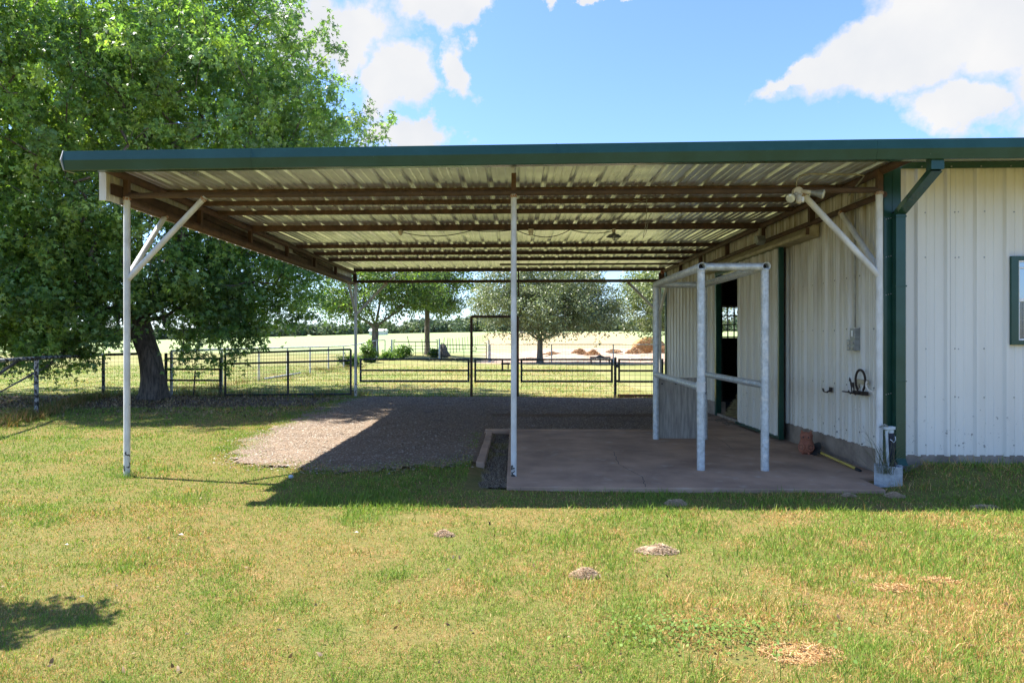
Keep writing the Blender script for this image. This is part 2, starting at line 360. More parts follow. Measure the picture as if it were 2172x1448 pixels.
# ---------------------------------------------------------------- ground
def axis(lo, hi, dlo, dhi, step, g):
    a = list(np.arange(dlo, dhi+1e-6, step)); s = step; v = dhi
    while v < hi: s *= g; v += s; a.append(v)
    s = step; v = dlo; b = []
    while v > lo: s *= g; v -= s; b.append(v)
    return np.array(b[::-1]+a)
gx = axis(-1500, 1500, -15, 15, .25, 1.09); gy = axis(-60, 3000, 0, 22, .25, 1.06)
GX, GY = np.meshgrid(gx, gy)
V = np.stack([GX.ravel(), GY.ravel(), gz(GX, GY).ravel()], 1)
ny, nx = GX.shape
idx = np.arange(ny*nx).reshape(ny, nx)
Q = np.stack([idx[:-1, :-1].ravel(), idx[:-1, 1:].ravel(), idx[1:, 1:].ravel(), idx[1:, :-1].ravel()], 1)

gm = bpy.data.materials.new('ground_cover'); gm.use_nodes = True
T = gm.node_tree; P = T.nodes['Principled BSDF']; P.inputs['Roughness'].default_value = .95; P.inputs['Specular IOR Level'].default_value = .1
tcn = T.nodes.new('ShaderNodeTexCoord'); sp = T.nodes.new('ShaderNodeSeparateXYZ'); T.links.new(tcn.outputs['Object'], sp.inputs[0])
def gn(sc, a, b, c=0., d=1., vec=(1, 1, 1), det=8):
    mp = T.nodes.new('ShaderNodeMapping'); mp.inputs['Scale'].default_value = vec; T.links.new(tcn.outputs['Object'], mp.inputs[0])
    n = T.nodes.new('ShaderNodeTexNoise'); n.inputs['Scale'].default_value = sc; n.inputs['Detail'].default_value = det; n.inputs['Roughness'].default_value = .65
    T.links.new(mp.outputs[0], n.inputs['Vector'])
    r = T.nodes.new('ShaderNodeMapRange'); r.inputs[1].default_value = a; r.inputs[2].default_value = b; r.inputs[3].default_value = c; r.inputs[4].default_value = d
    T.links.new(n.outputs[0], r.inputs[0]); return r.outputs[0]
def gmix(f, a, b):
    x = T.nodes.new('ShaderNodeMix'); x.data_type = 'RGBA'
    if isinstance(f, float): x.inputs[0].default_value = f
    else: T.links.new(f, x.inputs[0])
    for i, q in ((6, a), (7, b)):
        if isinstance(q, tuple): x.inputs[i].default_value = (*q, 1)
        else: T.links.new(q, x.inputs[i])
    return x.outputs[2]
def gmath(op, a, b):
    x = T.nodes.new('ShaderNodeMath'); x.operation = op; x.use_clamp = op in ('MULTIPLY',)
    for i, q in enumerate((a, b)):
        if isinstance(q, (int, float)): x.inputs[i].default_value = q
        else: T.links.new(q, x.inputs[i])
    return x.outputs[0]
def gr(src, a, b):
    r = T.nodes.new('ShaderNodeMapRange'); r.interpolation_type = 'SMOOTHSTEP'; r.inputs[1].default_value = a; r.inputs[2].default_value = b
    T.links.new(src, r.inputs[0]); return r.outputs[0]
xs_, ys_ = sp.outputs[0], sp.outputs[1]
near = gmix(gn(.6, .38, .62), (.135, .140, .038), (.21, .135, .055))
near = gmix(gn(9, .4, .7), near, (.10, .105, .03))
near = gmix(gn(70, .5, .8), near, (.26, .19, .09))
mid = gmix(gn(.25, .4, .62), (.19, .20, .07), (.33, .265, .13))
mid = gmix(gn(6, .4, .7), mid, (.19, .22, .07))
far = gmix(gn(.012, .4, .6, vec=(1, 3, 1)), (.235, .315, .135), (.285, .335, .155))
far = gmix(gn(.25, .3, .8, 0, .5, vec=(.3, 1, 1)), far, (.34, .38, .17))
yn = gmath('ADD', ys_, gn(.2, 0, 1, -6, 6))
c = gmix(gr(ys_, 17.2, 19.5), near, mid)
c = gmix(gr(yn, 55, 75), c, far)
# the horses' cropped tan paddock, and the churned pale dirt with hay round the bale
q = gmath('DIVIDE', xs_, gmath('MAXIMUM', ys_, 1))
qn = gmath('ADD', q, gn(.05, 0, 1, -.02, .02))
pad = gmath('MULTIPLY', gr(qn, -.05, -.035), gmath('SUBTRACT', 1, gr(qn, .15, .2)))
pad = gmath('MULTIPLY', pad, gmath('MULTIPLY', gr(yn, 62, 70), gmath('SUBTRACT', 1, gr(yn, 330, 350))))
c = gmix(pad, c, gmix(gn(.3, .3, .7), (.34, .265, .14), (.39, .325, .18)))
xn = gmath('ADD', xs_, gn(.3, 0, 1, -2.5, 2.5)); yn2 = gmath('ADD', ys_, gn(.35, 0, 1, -2, 2))
dirt = gmath('MULTIPLY', gmath('MULTIPLY', gr(xn, -3.5, -2), gmath('SUBTRACT', 1, gr(xn, 24, 27))), gmath('MULTIPLY', gr(yn2, 44, 46), gmath('SUBTRACT', 1, gr(yn2, 74, 84))))
c = gmix(dirt, c, gmix(gn(1.2, .42, .58), (.30, .19, .135), (.46, .37, .29)))
# bare earth and leaf litter under the big tree
tx = gmath('DIVIDE', gmath('ADD', xs_, 9.5), 6.5); ty = gmath('DIVIDE', gmath('SUBTRACT', ys_, 16.4), 2.0)
td = gmath('ADD', gmath('SQRT', gmath('ADD', gmath('MULTIPLY_ADD' if False else 'POWER', gmath('ABSOLUTE', tx, 0), 2), gmath('POWER', gmath('ABSOLUTE', ty, 0), 2)), 0), gn(1.3, 0, 1, -.45, .45))
c = gmix(gmath('SUBTRACT', 1, gr(td, .7, 1.05)), c, gmix(gn(14, .4, .62), (.085, .055, .038), (.20, .14, .095)))
T.links.new(c, P.inputs['Base Color'])
bn = T.nodes.new('ShaderNodeBump'); bn.inputs['Strength'].default_value = .6; bn.inputs['Distance'].default_value = .02
T.links.new(gn(35, 0, 1), bn.inputs['Height']); T.links.new(bn.outputs[0], P.inputs['Normal'])
M['ground'] = gm
g = mesh_np('ground', V, quads=Q, material=gm, smooth=True); tag(g, 'mown lawn running into pale pasture', kind='structure')

# gravel yard under and beside the canopy
gb = [(480, 962), (505, 940), (560, 922), (600, 905), (640, 885), (675, 868), (705, 856), (740, 847)]
gfront = [(1036, 975), (1000, 985), (950, 992), (880, 990), (800, 998), (700, 1001), (620, 992), (545, 990), (500, 980)]
poly = [gat(*p) for p in gb]; P0 = poly[-1]
poly = poly+[(-3.9, 17.75), (3.93, 17.75), (3.93, 10.9), (-.40, 10.9)]+[gat(*p) for p in gfront]
# smooth irregular outline
out = []
for i in range(len(poly)):
    a = np.array(poly[i]); b = np.array(poly[(i+1) % len(poly)]); n = max(1, int(np.linalg.norm(b-a)/.12))
    for k in range(n):
        p = a+(b-a)*k/n
        if -4.6 < p[0] < 3.6 and p[1] < 17.5:
            p = p+(np.array([fbm(p[0]*1., p[1]*1., 2.2, 8), fbm(p[0], p[1], 2.2, 9)])-.5)*.5
        out.append(p)
GPOLY = np.array(out)
def inside(px, py, poly=GPOLY):
    px = np.asarray(px); py = np.asarray(py); c = np.zeros(px.shape, bool); n = len(poly); j = n-1
    for i in range(n):
        xi, yi = poly[i]; xj, yj = poly[j]
        cc = ((yi > py) != (yj > py)) & (px < (xj-xi)*(py-yi)/(yj-yi+1e-12)+xi)
        c ^= cc; j = i
    return c
step = .11
ax = np.arange(-4.8, 4.1, step); ay = np.arange(7.3, 17.9, step)
AX, AY = np.meshgrid(ax, ay); cen = inside(AX[:-1, :-1]+step/2, AY[:-1, :-1]+step/2)
ii = np.arange(AX.size).reshape(AX.shape)
Q = np.stack([ii[:-1, :-1], ii[:-1, 1:], ii[1:, 1:], ii[1:, :-1]], -1)[cen]
zz = gz(AX, AY)+.012+.02*(fbm(AX, AY, 4, 2)-.5)+.01
V = np.stack([AX.ravel(), AY.ravel(), zz.ravel()], 1)
used = np.unique(Q); mapi = -np.ones(len(V), int); mapi[used] = np.arange(len(used))
M['gravel'] = mat('gravel_bed', (.25, .18, .122), (.145, .10, .066), scale=30, lo=.35, hi=.65, rough=.95, bump=1, bscale=45, c3=(.13, .09, .065), s3=1.1, lo3=.5, hi3=.72)
tag(mesh_np('gravel_yard', V[used], quads=mapi[Q], material=M['gravel'], smooth=True), 'brown gravel yard', kind='structure')
# loose stones
n = 62000
sx_ = rng.uniform(-4.8, 3.9, n*3); sy_ = 7.4+10.3*rng.random(n*3)**1.35
ok = inside(sx_+rng.normal(0, .13, n*3), sy_+rng.normal(0, .16, n*3)) & ~((sx_ > -.47) & (sy_ < 10.97) & (sx_ < 3.95)); sx_ = sx_[ok][:n]; sy_ = sy_[ok][:n]; n = len(sx_)
sz = (.0055+.010*rng.random(n)**3.5)*(1+.03*(sy_-8)); sc = np.stack([sz*rng.uniform(.8, 1.5, n), sz*rng.uniform(.8, 1.5, n), sz*rng.uniform(.4, .8, n)], 1)
octv = np.array([[1,0,0],[0,1,0],[-1,0,0],[0,-1,0],[0,0,1],[0,0,-.6]], float); octf = np.array([[0,1,4],[1,2,4],[2,3,4],[3,0,4]])
a = rng.random(n)*6.28; jit = 1+.35*(rng.random((n, 6, 1))-.5)
L0 = octv[None]*sc[:, None]*jit; ca, sa = np.cos(a)[:, None], np.sin(a)[:, None]
W = np.stack([L0[..., 0]*ca-L0[..., 1]*sa+sx_[:, None], L0[..., 0]*sa+L0[..., 1]*ca+sy_[:, None], L0[..., 2]+(gz(sx_, sy_)+.025)[:, None]], -1)
pal = np.array([[.40,.32,.235],[.28,.215,.155],[.50,.42,.33],[.20,.145,.105],[.58,.51,.43],[.36,.255,.18]])
cc = pal[rng.integers(0, 6, n)]*rng.uniform(.45, .78, (n, 1))
tag(mesh_np('gravel_stones', W.reshape(-1, 3), tris=(np.arange(n)[:, None, None]*6+octf[None]).reshape(-1, 3), material=M['stone'], col=np.repeat(cc, 6, 0)), 'loose gravel stones', kind='stuff')

# ---------------------------------------------------------------- grass
def blades(name, x, y, ln, wd, col, lean=.5, z=None, label='grass', up=None, material=None, parent=None):
    n = len(x); a = rng.random(n)*2*np.pi; b = rng.random(n)*2*np.pi
    z0 = gz(x, y) if z is None else z
    dx, dy = np.cos(a), np.sin(a); wx, wy = -np.sin(b), np.cos(b)
    t = lean*rng.random(n)+.08
    def pt(s, wf, drop):
        hh = ln*s*np.cos(t*(.5+s)); rr = ln*s*np.sin(t*(.5+s))
        return np.stack([x+dx*rr+wx*wd*wf, y+dy*rr+wy*wd*wf, z0+hh-.004-drop], 1)
    V = np.stack([pt(0, -.5, 0), pt(0, .5, 0), pt(.55, .4, 0), pt(.55, -.4, 0), pt(1, 0, 0)], 1).reshape(-1, 3)
    base = np.arange(n)[:, None]*5
    o = mesh_np(name, V, quads=base+np.array([0, 1, 2, 3]), tris=base+np.array([3, 2, 4]), material=material or M['blade'], col=np.repeat(col, 5, 0), parent=parent)
    return o
GREENS = np.array([[.135,.235,.030],[.19,.29,.045],[.10,.19,.028],[.27,.34,.06],[.17,.25,.035]])
STRAW = np.array([[.54,.325,.135],[.43,.235,.085],[.62,.44,.21],[.37,.18,.06],[.57,.36,.15]])
def gcol(x, y, n, bias=0.):
    f = fbm(x, y, .8, 21)*.6+fbm(x, y, 3.2, 22)*.4
    g0 = .24+.56*sst(f, .40, .60)+.18*sst(-x/np.maximum(y, 1), .0, .5)+bias                     # share of green
    isg = rng.random(n) < g0
    c = np.where(isg[:, None], GREENS[rng.integers(0, 5, n)], STRAW[rng.integers(0, 5, n)])
    return c*rng.uniform(.8, 1.25, (n, 1)), isg
def excl(x, y):    # no lawn here
    e = inside(x, y)
    e |= (x > -.50) & (x < 3.60) & (y > 6.70) & (y < 18)
    e |= (x > -.50) & (x < 4.0) & (y > 7.30) & (y < 18)
    e |= (x > 3.9) & (y > 7.38) & (y < 18.2)
    e |= (x > 3.62) & (x < 4.0) & (y > 6.9) & (y < 7.5)
    return e
def patchfn(x, y):   # bare thin spots
    b = np.zeros(len(x))
    for (px, py, r) in ((1700, 1385, .22), (1900, 1243, .16), (1990, 1228, .15), (1560, 1400, .1), (880, 1095, .3)):
        cx, cy = gat(px, py); b = np.maximum(b, 1-np.hypot(x-cx, (y-cy)*1.6)/r)
    return b
def lawn(n, y0, y1):
    a, b = y0**-.2, y1**-.2; y = (a+(b-a)*rng.random(n))**-5; x = y*rng.uniform(-.86, .86, n)
    c, isg = gcol(x, y, n); l0 = .018*(1+.03*y); l1 = .052*(1+.02*y)
    # finer texture: clumping
    dens = fbm(x, y, 9, 31)
    keep = (~excl(x, y)) & (rng.random(n) < .45+.9*dens) & (rng.random(n) > 1.5*patchfn(x, y))
    under = np.sqrt(((x+9.5)/6.5)**2+((y-16.4)/2.0)**2)
    keep &= (under > .9) | (rng.random(n) < .12)
    x, y, c, isg = x[keep], y[keep], c[keep], isg[keep]; n = len(x)
    tall = fbm(x, y, 1.6, 41)+.28*sst(x/np.maximum(y, 1), .15, .65)*(y < 6)
    l0, l1 = l0[keep], l1[keep]; ln = (l0+(l1-l0)*rng.random(n)**1.5)*(.75+.8*sst(tall, .45, .8))
    ln = np.where(isg, ln*.98, ln*.66)
    shade = (y > 5.9) & (y < 7.9) & (x > -2.2)
    ln = np.where(shade, ln*1.15, ln)
    c = np.where((shade & (rng.random(n) < .5))[:, None], GREENS[rng.integers(0, 5, n)], c)
    return x, y, ln, .0030*(y/3.6)**.9*rng.uniform(.7, 1.3, n), c
A = list(lawn(1050000, 2.5, 40))
keep = ~((A[1] > 17.4) & (A[0] > 3.8))
A = [q[keep] for q in A]
o = blades('lawn_grass', A[0], A[1], A[2], A[3], A[4], lean=1.15); tag(o, 'short green and straw coloured lawn grass', 'grass', kind='stuff')
gb_ = GPOLY[(GPOLY[:, 0] < 0) & (GPOLY[:, 1] < 17.6)]
n = 26000; k = rng.integers(0, len(gb_), n); x = gb_[k, 0]+rng.normal(0, .16, n); y = gb_[k, 1]+rng.normal(0, .2, n); keep = (fbm(x, y, 2.6, 61) > .42) & ((x < -.5) | (y < 6.7)) & (x < 3.6)
x, y = x[keep], y[keep]; n = len(x); c, isg = gcol(x, y, n, .15)
tag(blades('gravel_margin_grass', x, y, rng.uniform(.02, .05, n), np.full(n, .0045), c, lean=1.1, z=gz(x, y)+.02), 'grass creeping over the edge of the gravel', 'grass', kind='stuff')
n = 9000; x = rng.normal(-9.3, 3.3, n); y = 15.9+rng.normal(0, 1.5, n); keep = (~inside(x, y)) & (y < 18) & (y > 12.3) & (x < -4)
x, y = x[keep], y[keep]; n = len(x)
LIT = np.array([[.20,.13,.08],[.30,.20,.12],[.13,.085,.055],[.40,.29,.19],[.09,.06,.04]])
tag(blades('leaf_litter', x, y, rng.uniform(.03, .09, n), rng.uniform(.02, .05, n), LIT[rng.integers(0, 5, n)], lean=1.5), 'brown leaf litter under the big tree', 'leaf litter', kind='stuff')
XLp = -4.18
n = 260; y = 2.8+9*rng.random(n)**1.5; x = y*rng.uniform(-.8, .8, n); keep = ~excl(x, y); x, y = x[keep], y[keep]; n = len(x)
tag(blades('stray_leaves', x, y, rng.uniform(.012, .035, n), rng.uniform(.010, .022, n), LIT[rng.integers(0, 5, n)], lean=1.4, z=gz(x, y)+.018), 'small dead leaves scattered over the lawn', 'leaf litter', kind='stuff')
# coarser tufts
def tufts(name, pts, label, l=(.05, .12), wd=.004, per=40, spread=.06, straw=.1, kind='stuff', sc=1., tone=1.):
    X_, Y_ = [], []
    for (x, y, s) in pts:
        k = int(per*s); X_.append(x+rng.normal(0, spread*s, k)); Y_.append(y+rng.normal(0, spread*s, k))
    x = np.concatenate(X_); y = np.concatenate(Y_); n = len(x)
    c = np.where((rng.random(n) < straw)[:, None], STRAW[rng.integers(0, 5, n)], GREENS[rng.integers(0, 5, n)]*.9)*tone
    o = blades(name, x, y, rng.uniform(l[0], l[1], n), np.full(n, wd), c, lean=.9)
    return o
pts = []
for i in range(900):
    y = 2.7+3.4*rng.random()**1.3; x = y*rng.uniform(-.8, .8)
    if fbm(x, y, .9, 77)+.3*(x/y)-.05*(y-3) > .50: pts.append((x, y, rng.uniform(.3, 1)))
for i in range(60):
    y = rng.uniform(5.9, 6.6); pts.append((rng.uniform(-2, 5), y, rng.uniform(.3, .7)))
tag(tufts('coarse_grass', pts, '', l=(.04, .12), per=14, spread=.06, wd=.0048), 'longer coarse grass blades in the lawn', 'grass', kind='stuff')
pts = [(x, 7.3-.25*rng.random(), .6) for x in np.arange(3.98, 6.6, .05)]+[(3.75+.3*rng.random(), 6.95-.2*rng.random(), .6) for i in range(10)]
tag(tufts('wall_foot_weeds', pts, '', l=(.05, .16), wd=.0045, per=16, spread=.07, straw=.45), 'weeds and dry stems along the foot of the barn wall', 'weeds', kind='stuff')
pts = []
for i in range(420):
    t = rng.random()
    if t < .55:
        s = rng.random(); pts.append((-8.7-2.4*s+rng.normal(0, .14), 11+7*s+rng.normal(0, .2), rng.uniform(.3, .9)))
    elif t < .75: pts.append((rng.uniform(-11, -3.9), 18.1+rng.normal(0, .25), rng.uniform(.3, .8)))
    else: pts.append((-9.5+rng.normal(0, .5), rng.uniform(19, 53), rng.uniform(.6, 1.4)))
tag(tufts('fence_line_weeds', pts, '', l=(.08, .28), wd=.010, per=30, spread=.16, straw=.55, tone=.55), 'tall weeds growing along the left fences', 'weeds', kind='stuff')
pts = [(rng.uniform(-3.6, 3.6), 17.65+rng.normal(0, .12), rng.uniform(.2, .7)) for i in range(110)]
tag(tufts('fence_foot_weeds', pts, '', l=(.04, .14), wd=.012, per=14, spread=.1, straw=.3), 'low weeds along the foot of the rear fence', 'weeds', kind='stuff')

def straw_mound(name, c, rx, ry, h, n, label, cat, ln=(.03, .08), wd=.0025, cols=None, group=None, z0=None):
    a = rng.random(n)*6.283; r = np.sqrt(rng.random(n)); x = rx*r*np.cos(a); y = ry*r*np.sin(a)
    z = h*(1-r**1.6)*rng.uniform(.55, 1.0, n)*(.6+.8*vnoise(x+c[0], y+c[1], 2.2/max(rx, .05), 5))
    d = rng.normal(0, 1, (n, 3)); d[:, 2] *= .25; d /= np.linalg.norm(d, axis=1)[:, None]
    l = rng.uniform(*ln, n)[:, None]; w = np.cross(d, rng.normal(0, 1, (n, 3))); w /= np.linalg.norm(w, axis=1)[:, None]; w *= wd/2
    P = np.stack([x, y, z+.004], 1)
    b = d*l/2; V = np.stack([P-b-w, P-b+w, P+b+w+[0, 0, -.003], P+b-w+[0, 0, -.003]], 1)
    V[..., 2] = np.maximum(V[..., 2], .002); V = V.reshape(-1, 3)
    cols = STRAW if cols is None else cols
    cc = np.repeat(cols[rng.integers(0, len(cols), n)]*rng.uniform(.7, 1.2, (n, 1)), 4, 0)
    # solid core so it has a body
    m = 14; cv = [(0, 0, h*.8)]; cf = []
    for j, (rr, hh) in enumerate(((.45, .62), (.95, .0))):
        for k in range(m):
            t = 6.283*k/m; s = 1+.18*math.sin(3*t+c[0]*9)+.1*math.sin(5*t); cv.append((rx*rr*s*math.cos(t), ry*rr*s*math.sin(t), h*hh-.004*j))
    tr = [(0, 1+k, 1+(k+1) % m) for k in range(m)]; qd = [(1+k, 1+m+k, 1+m+(k+1) % m, 1+(k+1) % m) for k in range(m)]
    nb = len(V); V = np.concatenate([V, np.array(cv)]); cc = np.concatenate([cc, np.tile(cols.mean(0)*.75, (len(cv), 1))])
    o = mesh_np(name, V, quads=np.concatenate([np.arange(n*4).reshape(-1, 4), np.array(qd)+nb]), tris=np.array(tr)+nb, material=M['hay'], col=cc)
    o.location = (c[0], c[1], float(gz(c[0], c[1])) if z0 is None else z0)
    return tag(o, label, cat, group)
GREYH = np.array([[.36,.29,.22],[.44,.37,.29],[.28,.21,.155],[.50,.43,.34]])
for (px, py, rx, ry, h, lab) in ((1433, 1068, .10, .06, .035, 'dry thatch clump on the shadow edge in front of the concrete slab'),
        (1393, 1168, .15, .07, .045, 'long two-lobed clump of dried thatch in the middle of the right lawn'),
        (1240, 1220, .09, .055, .04, 'small round clump of dried thatch nearest the camera'),
        (942, 1134, .07, .05, .03, 'small dry thatch clump left of the lawn centre'),
        (1897, 1052, .09, .06, .03, 'flat dry thatch clump in the shade in front of the cinder block'),
        (1800, 1052, .06, .04, .02, 'little grey thatch wad in the shade beside the flat clump'),
        (2090, 1075, .12, .05, .02, 'scattered dry clippings at the right end of the shadow edge')):
    x, y = gat(px, py); o = straw_mound('thatch_clump', (x, y), rx, ry, h*1.25, 2800, lab, 'dry grass', cols=GREYH*np.array([1.35, 1.25, 1.1]), ln=(.015, .045), wd=.002, group='dry thatch clumps lying on the lawn')
for (px, py, rx, ry, lab) in ((1700, 1385, .20, .12, 'pale bare thatch patch nearest the bottom of the lawn at the right'), (1893, 1245, .17, .07, 'left one of two pale bare thatch patches on the right lawn'), (1990, 1229, .12, .06, 'right one of two pale bare thatch patches on the right lawn')):
    x, y = gat(px, py); straw_mound('bare_patch', (x, y), rx, ry, .012, 1500, lab, 'dry grass', cols=STRAW*np.array([.95, 1.0, 1.1]), ln=(.015, .05), wd=.003, group='bare thatch patches in the right lawn')
def leafbit(px, py, s, colr, lab):
    x, y = gat(px, py); z = float(gz(x, y))+.03; colr = tuple(.55*c_ for c_ in colr); mb = MB()
    mb.add([(-s, 0, 0), (-.3*s, -.5*s, s*.35), (s, 0, .1*s), (.2*s, .6*s, s*.5), (0, 0, .1*s)], [(0, 1, 4), (1, 2, 4), (2, 3, 4), (3, 0, 4)])
    o = mb.build('fallen_leaf', mat('leaf_bit', colr)); o.location = (x, y, z); tag(o, lab, 'leaf', 'fallen leaves on the lawn')
leafbit(755, 1137, .022, (.62, .58, .5), 'pale curled leaf on the lawn left of centre')
leafbit(382, 1143, .028, (.45, .36, .3), 'brown and white curled leaf on the left lawn')
leafbit(950, 1215, .018, (.12, .07, .05), 'small dark leaf below the green grass tuft')
leafbit(172, 1278, .02, (.03, .10, .04), 'dark green leaf above the shadow at the lower left')
leafbit(140, 1162, .018, (.7, .68, .6), 'tiny white leaf on the far left lawn')
x, y = gat(617, 1015); mb = MB(); mb.lathe([(.001, 0), (.02, .005), (.028, .02), (.02, .036), (.001, .042)], n=10)
o = mb.build('pale_stone', M['whiteplastic']); o.location = (x, y, float(gz(x, y))+.01); tag(o, 'small pale blue stone in the shaded grass corner', 'stone')
x0_, y0_ = gat(1500, 1345); k = 750; cx_ = x0_+rng.normal(0, .26, k); cy_ = y0_+rng.normal(0, .13, k); cz_ = gz(cx_, cy_)+rng.uniform(.008, .05, k)
aa = rng.random(k)*6.28; rr_ = rng.uniform(.005, .010, k); tl = rng.normal(0, .35, (k, 2))
VV = np.stack([np.stack([cx_+rr_*np.cos(aa+t), cy_+rr_*np.sin(aa+t), cz_+rr_*(np.cos(aa+t)*tl[:, 0]+np.sin(aa+t)*tl[:, 1])], 1) for t in (0, 1.2, 2.5, 3.8, 5.1)], 1).reshape(-1, 3)
b_ = np.arange(k)[:, None]*5; ccl = np.repeat(np.array([[.15, .24, .05], [.20, .29, .06], [.12, .20, .04]])[rng.integers(0, 3, k)], 5, 0)
tag(mesh_np('clover', VV, quads=b_+np.array([0, 1, 2, 3]), tris=b_+np.array([0, 3, 4]), material=M['blade'], col=ccl), 'patch of small leaved clover in the lower right lawn', 'clover', kind='stuff')
x, y = gat(842, 1222)
for (fx_, fy_, lab_) in ((XLp, 7.2, 'ring of untrimmed grass round the foot of the left front post'),):
    k = 220; o = blades('foot_grass', rng.normal(0, .09, k), rng.normal(0, .05, k), rng.uniform(.04, .13, k), np.full(k, .004), GREENS[rng.integers(0, 5, k)]*.9, lean=1., z=np.zeros(k)); o.location = (fx_, fy_, float(gz(fx_, fy_))); tag(o, lab_, 'grass tuft')
k = 160; o = blades('grass_tuft', rng.normal(0, .07, k), rng.normal(0, .04, k), rng.uniform(.05, .12, k), np.full(k, .004), GREENS[rng.integers(0, 5, k)], lean=1., z=np.zeros(k)); o.location = (x, y, float(gz(x, y)))
tag(o, 'bright green grass tuft in the centre left of the lawn', 'grass tuft')

# ---------------------------------------------------------------- concrete
mb = MB(); mb.prism([(-.07, 6.72), (3.58, 6.70), (3.62, 7.30), (3.943, 7.30), (3.943, 10.95), (-.07, 10.95)], 'z', -.12, .035); o = mb.build('concrete_slab', M['concrete'], bevel=.008); tag(o, 'red brown wash slab', kind='structure')
mb = MB(); mb.box((2.75, 10.954, -.12), (3.928, 13.6, .03)); o = mb.build('door_apron', M['concrete'], bevel=.006); tag(o, 'concrete apron at barn door', kind='structure')
mb = MB()
for pts in ([(.0, 8.9), (.5, 8.8), (1.1, 9.05), (1.7, 8.95), (2.6, 9.2), (3.9, 9.1)], [(1.3, 6.75), (1.35, 7.3), (1.22, 8.0), (1.3, 8.98)], [(2.9, 9.15), (3.0, 10.0), (2.9, 10.9)]):
    q = []
    for a, b in zip(pts[:-1], pts[1:]):
        for k in range(10): t = k/10; q.append((a[0]+(b[0]-a[0])*t+random.uniform(-.012, .012), a[1]+(b[1]-a[1])*t+random.uniform(-.012, .012)))
    for a, b in zip(q[:-1], q[1:]):
        d = Vector((b[0]-a[0], b[1]-a[1], 0)).normalized(); n_ = Vector((-d.y, d.x, 0))*.0035; a_ = Vector((*a, .0368)); b_ = Vector((*b, .0368)); mb.add([a_-n_, b_-n_, b_+n_, a_+n_], [(0, 1, 2, 3)])
tag(mb.build('slab_cracks', M['hole']), 'hairline cracks in the slab', kind='structure')
mb = MB(); mb.box((-.46, 10.96, -.1), (2.70, 11.10, .045)); o = mb.build('rear_kerb', M['concrete'], bevel=.01); tag(o, 'low kerb behind the slab', kind='structure')
mb = MB(); yk = 8.0
while yk < 10.9:
    l_ = random.uniform(.35, .8); xx = -.45+random.uniform(-.02, .02)
    mb.box((xx, yk, -.1), (xx+.10, min(yk+l_-.03, 10.9), .04+random.uniform(-.015, .012))); yk += l_
o = mb.build('side_kerb', M['concrete'], bevel=.012); tag(o, 'broken kerb beside the planting pit', kind='structure')
mb = MB(); nn = 14; vs = []; fs = []
for j in range(40):
    for i in range(5):
        xx = -.37+.31*i/4; y_ = 7.0+3.9*j/39; vs.append((xx, y_, -.035+.05*(fbm(xx, y_, 6, 4)-.5)))
for j in range(39):
    for i in range(4): fs.append((j*5+i, j*5+i+1, j*5+i+6, j*5+i+5))
mb.add(vs, fs, True); tag(mb.build('soil_pit', M['soil']), 'strip of dark soil beside slab', kind='structure')
k = 2500; d0 = rng.random(k)
o = blades('pit_litter', -.36+.29*rng.random(k), 6.9+4*rng.random(k)**1.4, rng.uniform(.02, .07, k), np.full(k, .003), GREYH[rng.integers(0, 4, k)]*.8, lean=1.5, z=np.full(k, -.02))
tag(o, 'dry clippings lying on the soil strip', 'clippings', kind='stuff')

# ---------------------------------------------------------------- corrugated panel
PROF = [(0, 0), (.014, 0), (.032, .032), (.062, .032), (.080, 0), (.132, 0), (.139, .007), (.157, .007), (.164, 0), (.218, 0), (.225, .007), (.243, .007), (.250, 0)]
def panel(mb, O, U, Vd, Nn, lu, lv, phase=0., nv=1):
    O, U, Vd, Nn = map(Vector, (O, U, Vd, Nn)); pts = []
    k = math.floor(-phase/.305)-1
    while k*.305+phase < lu:
        for (a, h) in PROF:
            t = k*.305+phase+a
            pts.append((t, h))
        k += 1
    def hat(t):
        for i in range(len(pts)-1):
            if pts[i][0] <= t <= pts[i+1][0]:
                f = (t-pts[i][0])/(pts[i+1][0]-pts[i][0]); return pts[i][1]*(1-f)+pts[i+1][1]*f
        return 0
    q = [(0, hat(0))]+[p for p in pts if 0 < p[0] < lu]+[(lu, hat(lu))]
    n = len(q); vs = []
    for j in range(nv+1):
        for (t, h) in q: vs.append(O+U*t+Vd*(lv*j/nv)+Nn*h)
    mb.add(vs, [(j*n+i, j*n+i+1, (j+1)*n+i+1, (j+1)*n+i) for j in range(nv) for i in range(n-1)])
def screws(mb, pts, Nn, r=.008):
    Nn = Vector(Nn)
    for p in pts:
        p = Vector(p); mb.tube(p, p+Nn*.006, r, n=6, sm=False)

